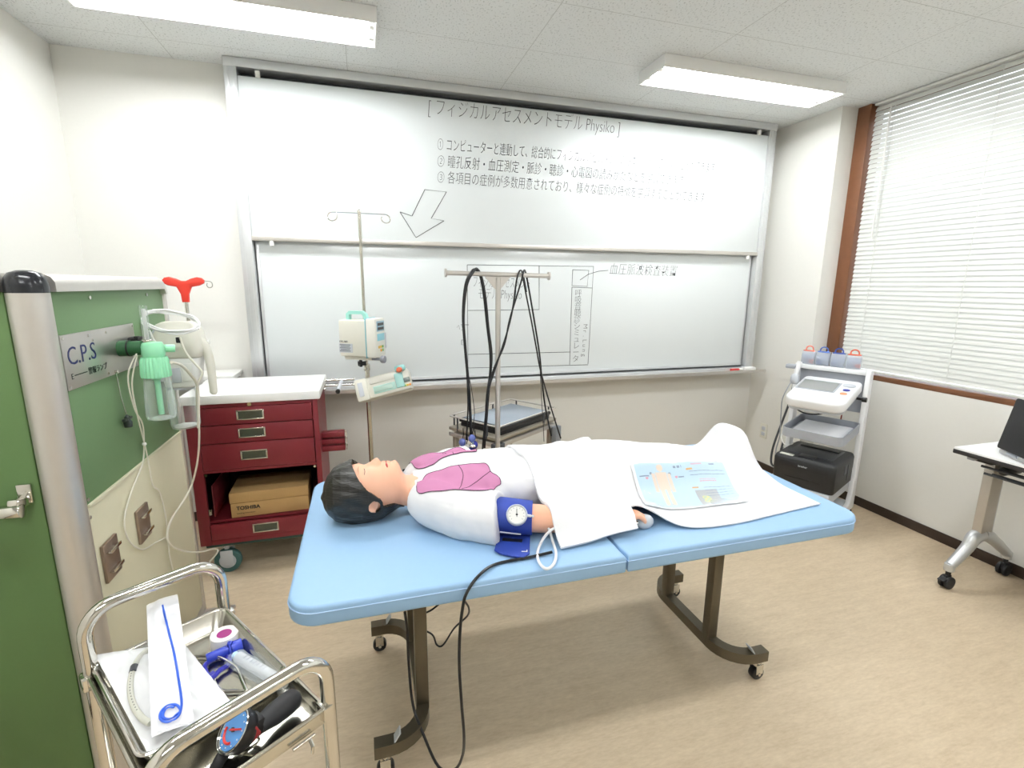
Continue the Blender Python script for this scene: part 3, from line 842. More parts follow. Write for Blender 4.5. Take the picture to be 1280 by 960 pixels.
# ------------------------------------------------------------------ blood pressure cuff, its tube, the black cable
bp = thing('blood_pressure_cuff', 'dark blue blood pressure cuff with a dial on the manikin\'s upper arm', 'cuff', (1.85, -1.87, T))
O = bp.location
rg = []
for x, y, z, r in ((1.782, -1.873, .744, .056), (1.81, -1.884, .743, .0565), (1.85, -1.899, .741, .055), (1.89, -1.911, .738, .053), (1.905, -1.915, .737, .052)):
    rg.append([Vector((x + .38 * (r * math.cos(a)), y + r * math.cos(a), max(T + .001, z + r * math.sin(a)))) for a in [2 * PI * k / 36 for k in range(36)]])
MB(O).loft(rg).build('cuff_band', navy, bp, angle=60)
fp = [PZ(*q, T + .012) for q in ((626, 656), (663, 658), (662, 690), (655, 696), (640, 694), (624, 690), (618, 686))]
fl = MB(O); t = bmesh.new()
pl = [(p.x, p.y) for p in fp]
fl.prism(pl, .007, Matrix.Translation((0, 0, T + .004)), .002).build('cuff_flap', navy, bp)
a, b = PZ(628, 674, T + .0115), PZ(653, 676, T + .0115)
MB(O).box((a + b) / 2, ((b - a).length, .018, .001), 0, (0, 0, math.atan2(b.y - a.y, b.x - a.x))).build('fastening_strip', black, bp)
tz = T + .012
writing('label_print', 'L', .024, face_mat(PZ(656, 690, tz) - O, PZ(656, 676, tz) - PZ(656, 690, tz), PZ(652, 683, tz) - PZ(659, 683, tz)), white, bp, thin=.0004)
a, b = PY(625, 665, -1.958), PY(651, 668, -1.965)
MB(O).tube([a, b], .0022, 6).build('index_mark', lgrey, bp)
dc = PY(646, 644, -1.962); dn = (CAM - dc).normalized(); dn = (dn + Vector((0, -.1, .5))).normalized()
dr = dn.to_track_quat('Z', 'Y').to_matrix()
MB(O).lathe([(0, -.012), (.026, -.012), (.031, -.006), (.032, .006), (.030, .010), (.0275, .010), (.0265, .006), (0, .006)], dc, dr).build('gauge_case', lgrey, bp)
dd = MB(O); dd.lathe([(0, .0066), (.0262, .0066)], dc, dr, 24).build('gauge_dial', white, bp)
mq = MB(O)
ax, ay = dr @ Vector((1, 0, 0)), dr @ Vector((0, 1, 0))
for k in range(11):
    an = R_(-130 + 26 * k); q = dc + dn * .0072 + (ax * math.sin(an) + ay * math.cos(an)) * .021
    mq.box(q, (.0008, .004, .0004), 0, dr @ Matrix.Rotation(-an, 3, 'Z'))
mq.build('scale_marks', dgrey, bp)
MB(O).tube([dc + dn * .0074 - ay * .007, dc + dn * .0074 + ay * .017], .0009, 6).ball(dc + dn * .0074, .0035, (1, 1, .6)).build('needle', black, bp)
tp = [dc + ax * .03 - dn * .002, PY(676, 648, -1.93), PY(686, 661, -1.965), PZ(691, 677, T + .012), PZ(695, 692, T + .008), PZ(692, 705, T + .007), PZ(683, 711, T + .007), PZ(674, 703, T + .007), PZ(672, 690, T + .008), PZ(678, 675, T + .02), PY(687, 664, -1.985), PY(694, 660, -1.975)]
tu = MB(tp[0]).tube(tp, .0042, 8, 6).build('cuff_tube', M('white_rubber', (232, 232, 234), .45), None)
tag(tu, 'looped white rubber tube running from the cuff dial over the bed edge', 'tube')
cp = [PZ(690, 690, T + .008), PZ(660, 697, T + .006), PZ(620, 705, T + .006), PZ(598, 720, T + .007), PY(583, 742, -2.122), PY(578, 762, -2.128), PY(575, 790, -2.13), PY(574, 830, -2.13), PY(577, 880, -2.13), PY(580, 920, -2.12), PY(578, 945, -2.09), PY(568, 962, -2.06),
      PY(548, 958, -2.02), PY(528, 915, -1.97), PY(516, 880, -1.92), PY(511, 830, -1.90), PY(509, 790, -1.895), PY(506, 765, -1.895)]
cb = MB(cp[0]).tube(cp, .0042, 8, 6).build('black_cable', cable, None)
tag(cb, 'black cable hanging from the near bed edge down towards the left leg', 'cable')
cp = [PY(552, 752, -1.85), PY(540, 762, -1.85), PY(522, 772, -1.85), PY(521, 783, -1.85), PY(540, 793, -1.85), PY(546, 806, -1.85), PY(554, 806, -1.85), PY(568, 785, -1.87), PY(584, 770, -1.9), PY(586, 760, -1.95), PY(580, 750, -2.0)]
cb = MB(cp[0]).tube(cp, .003, 8, 6).build('thin_cable', cable, None)
tag(cb, 'thin black cord looping beneath the bed near the left leg', 'cable')
# ------------------------------------------------------------------ red crash cart
cx0, cx1, cy0, cy1, cz0, cz1 = .607, 1.188, -.71, -.262, .175, .89
cc = thing('supply_cart', 'dark red drawer cart with a white top against the back wall', 'cart', ((cx0 + cx1) / 2, (cy0 + cy1) / 2, 0))
O = cc.location; O_CART = O.copy()
m = MB(O); th = .022
m.span((cx0, cy0, cz0), (cx0 + .05, cy0 + .02, cz1), .002).span((cx1 - .025, cy0, cz0), (cx1, cy0 + .02, cz1), .002)
m.span((cx0, cy0 + .02, cz0), (cx0 + .012, cy1, cz1)).span((cx1 - .012, cy0 + .02, cz0), (cx1, cy1, cz1))
m.span((cx0 + .012, cy1 - .012, cz0), (cx1 - .012, cy1, cz1))
m.span((cx0 + .05, cy0, .872), (cx1 - .025, cy0 + .02, cz1), .001)
m.span((cx0 + .012, cy0 + .002, cz0), (cx1 - .012, cy1 - .012, .20), .001)
m.span((cx0 + .012, cy0 + .02, .284), (cx1 - .012, cy1 - .012, .296))
m.span((cx0 + .05, cy0 + .001, .548), (cx1 - .025, cy0 + .02, .562), .001).span((cx0 + .012, cy0 + .02, .55), (cx1 - .012, cy1 - .012, .56))
m.build('cabinet_body', redm, cc)
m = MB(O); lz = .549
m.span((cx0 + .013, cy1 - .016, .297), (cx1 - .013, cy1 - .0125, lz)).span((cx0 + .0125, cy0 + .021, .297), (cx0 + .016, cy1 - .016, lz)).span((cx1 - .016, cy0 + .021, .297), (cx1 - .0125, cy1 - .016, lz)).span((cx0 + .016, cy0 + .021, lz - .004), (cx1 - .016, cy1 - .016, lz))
m.build('shade_lining', M('shade_lining', (44, 28, 30), .7), cc)  # added black-brown sheets: shade of the open compartment painted as colour
MB(O).span((cx0 - .012, cy0 - .012, cz1), (cx1 + .014, cy1 + .008, .932), .004).build('worktop', M('white_worktop', (246, 246, 244), .35, var=.01), cc)
def drawer(z0, z1, hx):
    d = MB(O).span((cx0 + .053, cy0 - .004, z0 + .002), (cx1 - .028, cy0 + .016, z1 - .002), .003).build('drawer', redm, cc)
    hz = (z0 + z1) / 2 + .002
    h = MB(O)
    h.span((hx - .06, cy0 - .010, hz - .024), (hx + .06, cy0 - .003, hz - .018), .002).span((hx - .06, cy0 - .010, hz + .018), (hx + .06, cy0 - .003, hz + .024), .002)
    h.span((hx - .06, cy0 - .010, hz - .018), (hx - .052, cy0 - .003, hz + .018), .002).span((hx + .052, cy0 - .010, hz - .018), (hx + .06, cy0 - .003, hz + .018), .002)
    h.build('handle', chrome, d)
    MB(O).span((hx - .052, cy0 - .0065, hz - .018), (hx + .052, cy0 - .0035, hz + .018)).build('handle_recess', M('chrome_recess', (90, 98, 92), .15, .9), d)
for z0, z1 in ((.785, .872), (.694, .785), (.562, .694)): drawer(z0, z1, .885)
drawer(.20, .284, .905)
MB(O).cyl((.885, cy0 - .008, .8815), (.885, cy0 + .01, .8815), .009).build('lock', M('brass_lock', (190, 176, 140), .25, .9), cc)
m = MB(O); m.box((cx0 + .075, cy0 + .16, .40), (.006, .30, .16), .002); m.build('folded_flap_door', redd, cc)
MB(O).box((cx0 + .06, cy0 + .004, .35), (.012, .012, .03), .002).build('latch', chrome, cc)
for x in (cx0 + .06, cx1 - .034): MB(O).cyl((x, cy0 - .003, .54), (x, cy0 + .006, .54), .006).build('door_pin', chrome, cc)
MB(O).span((cx0 + .02, cy0 + .01, .158), (cx1 - .02, cy1 - .01, cz0), .004).build('bumper_base', M('dark_teal', (24, 70, 62), .5), cc)
def caster(par, x, y, r, wd, top, hub, tire, name='caster', org=(0, 0, 0)):
    c = MB(org)
    c.box((x, y - wd * .75, r + .02), (r * .9, .003, r * 1.3), .001).box((x, y + wd * .75, r + .02), (r * .9, .003, r * 1.3), .001)
    c.box((x, y, top - .004), (r * 1.1, wd * 1.7, .008), .001).cyl((x, y, 2 * r), (x, y, top - .004), .012)
    c.mi = 1; c.lathe([(r * .62, -wd / 2), (r * .93, -wd / 2), (r, -wd / 3), (r, wd / 3), (r * .93, wd / 2), (r * .62, wd / 2)], (x, y, r), (R_(90), 0, 0), 30)
    c.mi = 0; c.cyl((x, y - wd * .42, r), (x, y + wd * .42, r), r * .63, n=24).cyl((x, y - wd * .8, r), (x, y + wd * .8, r), .008)
    return c.build(name, [hub, tire], par)
for x in (cx0 + .10, cx1 - .08):
    for y in (cy0 + .05, cy1 - .07): caster(cc, x, y, .063, .03, .158, lgrey, tealr, 'caster', O)
m = MB(O)
for z in (.885, .915): m.cyl((cx1, -.36, z), (1.36, -.36, z), .006, n=10)
m.cyl((cx1, -.46, .885), (1.21, -.46, .885), .006, n=10)
m.build('side_rail', chrome, cc)
a, b = PZ(427, 477, .93), Vector((1.283, -.62, .905))
MB(O).tube([a, b], .0105, 14).build('push_grip', lgrey, cc)
MB(O).cyl(b, b + (b - a).normalized() * .012, .0115).build('end_cap', black, cc)
for k, z in enumerate((.672, .635, .597)):
    w_ = MB(O).box((1.245, -.60, z), (.115, .05, .028), .003).build('side_tray', redm, cc)
    h = MB(O)
    for j in range(4): h.tube([(1.303, -.62 + j * .014, z + .012), (1.312, -.62 + j * .014, z + .004), (1.309, -.62 + j * .014, z - .012)], .0018, 6)
    h.build('wire_hooks', chrome, w_)

bx = thing('cardboard_box', 'brown cardboard box lying on the shelf inside the red cart', 'box', (.925, -.555, .2965))
MB().box((0, 0, .038), (.36, .25, .076), .003).build('box_base', cardb, bx)
MB().box((0, 0, .104), (.364, .254, .054), .003).build('box_lid', cardb, bx)
writing('printed_label', 'TOSHIBA', .026, face_mat((-.155, -.1255, .048), (1, 0, 0), (0, 0, 1)), black, bx, thin=.0008)
writing('printed_label', 'Leading Innovation', .011, face_mat((-.155, -.1255, .022), (1, 0, 0), (0, 0, 1)), black, bx)
bx.rotation_euler.z = R_(2)

# ------------------------------------------------------------------ white side table in the corner
st = thing('side_table', 'plain white side table in the corner behind the red cart', 'table', (.46, -.128, 0))
MB().box((0, 0, .93), (.52, .22, .026), .004).build('table_top', white, st)
for sx in (-1, 1):
    for sy in (-1, 1): MB().box((sx * .235, sy * .085, .4585), (.03, .03, .917), .003).build('leg', white, st)
MB().box((0, 0, .89), (.44, .14, .05), .002).build('apron', lgrey, st)

# ------------------------------------------------------------------ green partition with medical gas panel
PXF = .69
pt = thing('gas_panel_partition', 'tall green and cream partition with a CPS gas outlet plate at the left', 'partition', (.67, -1.80, 0))
O = pt.location
pc = Vector((.67, -1.80))
MB(O).cyl((pc.x, pc.y, .02), (pc.x, pc.y, 1.424), .040, n=32).build('corner_post', alumw, pt)
MB(O).lathe([(.0408, 0), (.0408, .018), (.038, .034), (.030, .046), (.014, .052), (0, .053)], (pc.x, pc.y, 1.422), None, 32).build('post_cap', M('black_cap', (30, 32, 36), .22), pt)
y0, y1 = -1.756, -1.018
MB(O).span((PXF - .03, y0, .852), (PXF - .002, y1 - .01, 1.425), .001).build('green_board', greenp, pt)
MB(O).span((PXF - .03, y0, .06), (PXF, y1 - .01, .852), .002).build('cream_board', cream, pt)
MB(O).span((PXF - .03, y0 + .01, .845), (PXF + .004, y1 - .01, .856), .002).build('joint_strip', cream, pt)
def rail(a, b, zc): pass
m = MB(O)
prof = [(-.032, 0), (-.032, .022), (-.024, .036), (-.008, .043), (.008, .043), (.022, .036), (.030, .022), (.030, 0)]
def rsec(y, z): return [Vector((PXF - .014 + a, y, z + b)) for a, b in prof]
m.loft([rsec(y, 1.424) for y in (y0, y1 - .05, y1 - .03)] + [[Vector((PXF - .014 + a, y1 - .03 + (.008 + b * .75) * math.sin(t), 1.424 + (.0 + b) * math.cos(t) - .02 * math.sin(t))) for a, b in prof] for t in (R_(25), R_(50), R_(70), R_(88))])
m.build('top_rail', alumw, pt)
MB(O).span((PXF - .036, y1 - .014, .02), (PXF + .006, y1 + .012, 1.42), .005).build('end_post', alumw, pt)
MB(O).span((PXF - .036, y0, .03), (PXF + .004, y1, .062), .003).build('bottom_rail', alumw, pt)
for y in (y0 + .03, y1 - .02):
    f = MB(O).box((PXF - .015, y, .02), (.28, .05, .022), .006).build('foot', alumw, pt)
    for s in (-1, 1): MB(O).cyl((PXF - .015 + s * .11, y, 0), (PXF - .015 + s * .11, y, .012), .018).build('glide', black, f)
for y, z in ((-1.57, 1.405), (-1.18, 1.405), (y0 + .012, .87), (y0 + .008, .82)):
    MB(O).cyl((PXF - .003, y, z), (PXF + .002, y, z), .0055, n=12).build('screw', chrome, pt)
# the wing facing the viewpoint
MB(O).span((.04, -1.812, .06), (pc.x - .042, -1.786, 1.425), .002).build('front_board', M('green_panel_shaded', (84, 112, 66), .5, var=.03, scale=90), pt)  # darker copy of the panel green, the wing's shaded side painted in
m = MB(O); m.loft([[Vector((x, -1.80 + a, 1.424 + b)) for a, b in prof] for x in (.04, pc.x - .042)]); m.build('top_rail', alumw, pt)
MB(O).span((.02, -1.825, .02), (.06, -1.772, 1.42), .004).build('end_post', alumw, pt)
MB(O).span((.04, -1.82, .03), (pc.x - .04, -1.78, .062), .003).build('bottom_rail', alumw, pt)
MB(O).cyl((.605, -1.815, 1.355), (.605, -1.809, 1.355), .006, n=12).build('screw', chrome, pt)
gb = MB(O).tube([(.10, -1.862, .902), (.575, -1.862, .902)], .0135, 16).build('grab_bar', chrome, pt)
m = MB(O)
for x in (.592, .09):
    m.cyl((x - .022, -1.862, .902), (x + .022, -1.862, .902), .0165, n=18, bev=.002).box((x + .006, -1.838, .915), (.026, .052, .022), .005, (R_(-14), 0, 0)).box((x + .008, -1.817, .93), (.03, .01, .05), .003)
m.build('bar_bracket', chrome, pt)
# outlet plate
pl_ = MB(O).span((PXF, -1.752, 1.172), (PXF + .004, -1.33, 1.315), .001).build('outlet_plate', M('brushed_steel', (196, 192, 188), .32, .9, var=.08, scale=18), pt)
def on_panel(y, z, x=PXF + .0046): return Vector((x, y, z)) - O
writing('plate_lettering', 'C.P.S', .068, face_mat(on_panel(-1.737, 1.256), (0, 1, 0), (0, 0, 1)), M('navy_ink', (28, 34, 92), .5), pl_, thin=-.0004, sx=1.02)
writing('plate_lettering', 'E ━━━ 警報ランプ', .021, face_mat(on_panel(-1.732, 1.205), (0, 1, 0), (0, 0, 1)), black, pl_)
m = MB(O)
for y, z in ((-1.743, 1.307), (-1.743, 1.18), (-1.62, 1.302), (-1.52, 1.302), (-1.60, 1.288), (-1.34, 1.306), (-1.34, 1.18), (-1.54, 1.182)):
    m.cyl((PXF + .003, y, z), (PXF + .0055, y, z), .004, n=10)
m.build('plate_screws', chrome, pl_)
ot = MB(O); ot.lathe([(0, 0), (.025, 0), (.025, .026), (.0225, .028), (.0225, .06), (.019, .064), (0, .064)], (PXF + .004, -1.448, 1.245), (0, R_(90), 0)); ot.build('gas_outlet', dgreen, pt)
MB(O).lathe([(.0258, .024), (.0258, .029)], (PXF + .004, -1.448, 1.245), (0, R_(90), 0)).build('outlet_ring', black, pt)
MB(O).box((PXF + .02, -1.365, 1.262), (.035, .05, .022), .006).box((PXF + .03, -1.385, 1.27), (.012, .02, .014), .003).build('second_outlet', black, pt)
ch = MB(O).tube([(PXF + .006, -1.50, 1.178), (PXF + .008, -1.497, 1.10), (PXF + .012, -1.49, 1.045)], .0022, 6).build('bead_chain', chrome, pt)
MB(O).cyl((PXF + .004, -1.50, 1.18), (PXF + .012, -1.50, 1.18), .005).build('chain_stud', chrome, pt)
MB(O).lathe([(0, -.03), (.011, -.028), (.012, -.012), (.008, -.006), (.008, .004), (.004, .01), (0, .012)], (PXF + .014, -1.49, 1.03)).box((PXF + .014, -1.49, 1.028), (.012, .05, .009), .003).build('outlet_plug', M('plug_green', (34, 44, 38), .4), pt)
for y in (-1.467, -1.69):
    q = MB(O).span((PXF + .001, y - .042, .608), (PXF + .010, y + .042, .722), .002).build('metal_holder', M('bronzed_plate', (150, 132, 118), .35, .7), pt)
    for z in (.695, .635):
        MB(O).box((PXF + .016, y, z), (.014, .06, .004), .001).box((PXF + .022, y, z + .003), (.003, .06, .010), .001).build('clip_ledge', chrome, q)

# ------------------------------------------------------------------ humidifier jar on the outlet
hj = thing('oxygen_humidifier', 'mint capped clear humidifier jar plugged into the outlet plate', 'humidifier', (.783, -1.448, 1.01))
O = hj.location; bx_, by_ = O.x, O.y
MB(O).cyl((PXF + .0695, by_, 1.245), (.775, by_, 1.243), .0095, n=16).cyl((PXF + .0695, by_, 1.245), (PXF + .082, by_, 1.245), .017, n=16, bev=.002).build('connector', chrome, hj)
MB(O).lathe([(0, 1.215), (.028, 1.215), (.032, 1.222), (.032, 1.250), (.026, 1.262), (0, 1.264)], (bx_, by_, 0)).cyl((bx_ + .02, by_ + .02, 1.240), (bx_ + .052, by_ + .03, 1.238), .0125, n=16, bev=.002).build('valve_head', mint, hj)
m = MB(O); rg = []
for z, r in ((1.216, .034), (1.205, .038), (1.16, .041), (1.152, .040)):
    rg.append([Vector((bx_ + (r + .0012 * math.cos(24 * a)) * math.cos(a), by_ + (r + .0012 * math.cos(24 * a)) * math.sin(a), z)) for a in [2 * PI * k / 96 for k in range(96)]])
m.loft(rg); m.build('screw_cap', mint, hj)
MB(O).lathe([(.034, 1.153), (.037, 1.14), (.042, 1.06), (.043, 1.025), (.040, 1.016), (.034, 1.013), (0, 1.013), (0, 1.0155), (.033, 1.0155), (.0405, 1.026), (.0395, 1.06), (.0345, 1.14), (.032, 1.153)], (bx_, by_, 0), None, 36).build('jar', filmc, hj)
MB(O).lathe([(.012, 1.152), (.012, 1.142), (.0085, 1.138), (.0085, 1.028), (0, 1.026)], (bx_, by_, 0), None, 18).build('bubble_tube', mint, hj)
MB(O).lathe([(.0105, 1.262), (.0105, 1.375), (.009, 1.378), (0, 1.378)], (bx_ - .012, by_, 0), None, 18).build('flow_tube', filmc, hj)
MB(O).lathe([(.006, 1.262), (.006, 1.368), (0, 1.368)], (bx_ - .012, by_, 0), None, 14).build('inner_tube', film('milky_tube', (230, 232, 232), .35), hj)
MB(O).cyl((bx_ - .012, by_, 1.262), (bx_ - .012, by_, 1.272), .015, n=18, bev=.002).build('flow_collar', chrome, hj)

# ------------------------------------------------------------------ suction unit hung on the end of the partition
su = thing('suction_unit', 'ivory suction machine with a curved handle and clear jar beyond the humidifier', 'suction machine', (.77, -1.15, 1.0))
O = su.location
m = MB(O)
ring = lambda z, w_, d_: [Vector((.765 + x, -1.15 + y, z)) for x, y in rrect(-w_, -d_, w_, d_, min(w_, d_) * .55, 6)]
m.loft([ring(1.175, .072, .05), ring(1.18, .078, .056), ring(1.215, .084, .062), ring(1.27, .075, .056), ring(1.298, .062, .045), ring(1.306, .045, .03)])
m.build('upper_housing', offw, su, angle=60)
m = MB(O); m.loft([ring(1.065, .052, .045), ring(1.07, .056, .048), ring(1.17, .070, .05), ring(1.174, .070, .05)]); m.build('lower_housing', white, su, angle=60)
MB(O).span((PXF + .007, -1.2, 1.09), (.72, -1.1, 1.28), .006).build('mounting_bracket', lgrey, su)
hp = [PY(q[0], q[1], -1.16) for q in ((240, 418), (255, 432), (262, 450), (265, 470), (267, 489))]
MB(O).tube(hp, [.02, .018, .0155, .0145, .0135], 16, 6).ball(hp[-1], .0135).build('handle', offw, su)
MB(O).cyl(PY(251, 430, -1.14), PY(262, 427, -1.14), .007).build('side_knob', white, su)
MB(O).box(PY(223, 425, -1.21), (.014, .012, .02), .002).build('switch', black, su)
MB(O).span((.742, -1.203, 1.085), (.772, -1.198, 1.14), .004).build('front_panel', lgrey, su)
MB(O).span((.78, -1.203, 1.09), (.812, -1.199, 1.155), .001).build('spec_sticker', white, su)
jr = MB(O); jr.lathe([(.040, 1.062), (.047, 1.05), (.050, 1.03), (.050, .915), (.046, .904), (0, .902), (0, .906), (.044, .907), (.0475, .917), (.0475, 1.03), (.045, 1.048), (.038, 1.062)], (.752, -1.15, 0), None, 36).build('collection_jar', filmc, su)
MB(O).lathe([(0, 1.068), (.043, 1.068), (.043, 1.056), (0, 1.056)], (.752, -1.15, 0)).build('jar_lid', lgrey, su)
MB(O).lathe([(0, .908), (.040, .908), (.042, .9095), (0, .911)], (.752, -1.15, 0)).build('jar_bottom', film('jar_base', (240, 240, 238), .5), su)
tc_ = thing('tubing_coil', 'coil of clear white tubing lying on the suction machine', 'tubing', PY(213, 402, -1.225))
O = tc_.location
m = MB(O); nrm = Vector((.18, -.50, .85)).normalized(); a1 = Vector((1, 0, -.32)); a1 = (a1 - nrm * a1.dot(nrm)).normalized(); a2 = nrm.cross(a1)
pts = []
for k in range(0, 4 * 28 + 1):
    t = 2 * PI * k / 28; r = 1 + .035 * math.sin(k * .6)
    pts.append(O + a1 * math.cos(t) * .088 * r + a2 * math.sin(t) * .060 * r + nrm * (.004 * (k / 28) - .008 + .002 * math.sin(k * 1.3)))
m.tube(pts, .0036, 8); m.build('coiled_tube', M('white_tubing', (240, 240, 240), .35), tc_)
MB(O).box(O - a1 * .062 + a2 * .045, (.022, .012, .014), .002).build('tape_band', white, tc_)
MB(O).tube([PY(187, 413, -1.2), PY(195, 428, -1.21), PY(214, 434, -1.21), PY(232, 430, -1.2), PY(244, 420, -1.19), PY(243, 408, -1.18)], .0035, 8, 5).build('loose_loop', white, tc_)
wt = M('clear_line', (222, 218, 204), .35)
def hose(name, label, pts, r=.0036, cat='tubing', mat=None):
    o = MB(pts[0]).tube(pts, r, 8, 6).build(name, mat or wt, None); return tag(o, label, cat)
XH = .722
hose('suction_hose', 'clear hose hanging from the coil past the jar down to the cart wheel',
     [PY(225, 422, -1.235), PY(232, 440, -1.25), PY(244, 455, -1.25), PY(253, 466, -1.25), PY(247, 480, -1.25), PY(246, 500, -1.24), PY(249, 540, -1.2), PY(247, 575, -1.16), PX(240, 605, .74), PX(230, 625, .725), PX(215, 648, .708), PX(209, 668, .706), PX(214, 682, .708), PX(230, 689, .715), PX(250, 690, .74), PY(268, 686, -.86), PY(272, 690, -.84), PY(262, 702, -.84)])
hose('humidifier_hose', 'pale hose looping from the mint humidifier cap round to the suction jar',
     [Vector((.826, -1.44, 1.195)), PY(212, 453, -1.42), PY(226, 456, -1.38), PY(238, 468, -1.33), PY(246, 480, -1.28), PY(248, 500, -1.27), PY(248, 535, -1.27)], .0048)
hose('oxygen_line', 'thin clear line hanging from the humidifier in a long loop on the cream board',
     [Vector((.745, -1.46, 1.235)), PX(160, 470, .72), PX(168, 510, .715), PX(178, 530, .712), PX(180, 556, .70)] + [PX(u, v, .6965) for u, v in ((178, 580), (166, 610), (157, 640), (156, 660), (163, 678), (178, 687), (195, 678), (207, 672))], .0024)
hose('nasal_line', 'thin clear line with a slide bead dropping to the floor by the partition',
     [Vector((.748, -1.475, 1.225)), PX(165, 480, .722), PX(172, 520, .716), PX(181, 556, .705)] + [PX(u, v, .699) for u, v in ((186, 580), (191, 606), (200, 616), (207, 645), (210, 670), (213, 700), (222, 722), (240, 720))], .0024)
o = MB(PX(180.5, 555, .705)).ball(PX(180.5, 555, .705), .0065).build('slide_bead', white, None); tag(o, 'small white slide bead on the thin lines below the humidifier', 'bead')

# ------------------------------------------------------------------ IV stands
def iv_base(root, r, n, mat, start=.3):
    for k in range(n):
        a = start + 2 * PI * k / n; d = Vector((math.cos(a), math.sin(a), 0))
        l = MB().tube([d * .02 + Vector((0, 0, .085)), d * r * .6 + Vector((0, 0, .08)), d * r + Vector((0, 0, .066))], [.014, .012, .010], 10).build('base_leg', mat, root)
        c = MB(); c.cyl(d * r + Vector((0, 0, .04)), d * r + Vector((0, 0, .064)), .008); p = Vector((-d.y, d.x, 0))
        c.cyl(d * r + p * .011 + Vector((0, 0, .024)), d * r - p * .011 + Vector((0, 0, .024)), .024, n=18, bev=.004).build('caster', rubber, l)
rp = Vector((.594, -.45, 0))
dp = MB(O_CART).cyl(rp + Vector((0, 0, .42)), rp + Vector((0, 0, .98)), .012).cyl(rp + Vector((0, 0, .96)), rp + Vector((0, 0, 1.395)), .0085).cyl(rp + Vector((0, 0, .95)), rp + Vector((0, 0, .99)), .016, bev=.003).build('drip_pole', chrome, cc)
for z in (.46, .80): MB(O_CART).box(rp + Vector((.006, 0, z)), (.02, .036, .03), .003).build('pole_bracket', chrome, dp)
outl = [(-.011, -.06), (-.013, -.03), (-.024, -.004), (-.050, .001), (-.066, .010), (-.068, .020), (-.060, .029), (-.045, .032), (-.024, .026), (-.008, .018), (.008, .018), (.024, .026), (.045, .032), (.060, .029), (.068, .020), (.066, .010), (.050, .001), (.024, -.004), (.013, -.03), (.011, -.06)]
outl = [(x * 1.32, y * 1.32) for x, y in outl]
MB(O_CART).prism(outl, .026, Matrix(((1, 0, 0, rp.x), (0, 0, -1, rp.y + .013), (0, 1, 0, 1.432), (0, 0, 0, 1))), .006).build('red_head', M('red_head_plastic', (222, 62, 48), .4), dp)
for s_ in (-1, 1):
    MB(O_CART).tube([rp + Vector((s_ * x, 0, z)) for x, z in ((.08, 1.454), (.112, 1.454), (.122, 1.444), (.120, 1.428), (.106, 1.424), (.098, 1.434), (.101, 1.446))], .0022, 6, 4).build('hook', chrome, dp)

iv = thing('infusion_stand', 'tall steel drip stand holding two pumps in front of the whiteboard', 'drip stand', (1.432, -.55, 0))
MB().cyl((0, 0, .09), (0, 0, 1.02), .0125).build('lower_pole', steel, iv)
MB().cyl((0, 0, 1.0), (0, 0, 1.795), .008).cyl((0, 0, .995), (0, 0, 1.03), .0165, bev=.003).build('upper_pole', steel, iv)
iv_base(iv, .25, 5, chrome, .35)
MB().cyl((0, 0, 1.79), (0, 0, 1.815), .0095, bev=.003).build('top_cap', chrome, iv)
for s, f in ((-1, 1), (1, -1)):
    MB().tube([(0, 0, 1.797)] + [(s * x, 0, 1.797 + z) for x, z in ((.06, 0), (.10, 0), (.135, -.002), (.150, -.016), (.148, -.034), (.132, -.042), (.114, -.036), (.107, -.022), (.110, -.002 if s < 0 else -.012))], .0026, 8, 4).build('hook_arm', chrome, iv)
ip = thing('infusion_pump', 'ivory infusion pump with a mint handle clamped upper on the drip stand', 'pump', (1.43, -.60, 1.07), R_(-28))
# local: x to the right along the side face, -y towards the viewpoint
m = MB(); m.box((-.042, -.002, .105), (.15, .105, .185), .008); m.build('housing', offw, ip)
m = MB(); m.box((.062, -.004, .108), (.055, .112, .20), .010); m.build('front_module', M('ivory_front', (232, 231, 222), .35), ip)
MB().box((.0335, -.002, .108), (.004, .114, .205), .002).build('seam_gasket', M('pale_teal', (140, 196, 206), .4), ip)
m = MB(); m.tube([(-.085, -.002, .196), (-.085, -.002, .225), (-.075, -.002, .234), (-.005, -.002, .234), (.008, -.002, .222), (.016, -.002, .198)], .0085, 8, square=1.5); m.build('carry_handle', M('mint_handle', (158, 218, 206), .35), ip)
fx = .0905
MB().box((fx, -.004, .168), (.002, .082, .052), .001).build('display_panel', M('panel_blue', (146, 176, 190), .3), ip)
for z in (.178, .156): MB().box((fx + .001, -.004, z), (.0015, .066, .014), 0).build('digital_display', M('lcd_dark', (84, 84, 82), .2), ip)
MB().box((fx, -.004, .112), (.002, .078, .036), .001).build('label_panel', M('panel_teal', (150, 208, 220), .35), ip)
for y, z, c in ((-.028, .062, (232, 190, 80)), (-.008, .062, (236, 200, 90)), (.012, .062, (130, 186, 110)), (-.028, .044, (235, 235, 225)), (-.008, .044, (236, 170, 70)), (.012, .044, (130, 186, 110))):
    MB().box((fx + .001, y, z), (.003, .014, .013), .001).build('key', M('key_colour', c, .4), ip)
MB().box((.09, .046, .09), (.012, .006, .08), .002).build('door_latch', lgrey, ip)
MB().box((-.08, -.0555, .055), (.075, .0012, .046), 0).build('rating_label', lgrey, ip)
writing('rating_print', 'STC-503', .013, face_mat((-.115, -.0556, .088), (1, 0, 0), (0, 0, 1)), dgrey, ip, thin=.0002)
m = MB()
for k in range(5): m.box((-.083, -.0564, .072 - k * .008), (.06 - .008 * (k % 2), .0006, .003))
m.build('rating_lines', dgrey, ip)
MB().box((-.02, 0, .002), (.17, .06, .022), .005).build('clamp_bar', offw, ip)
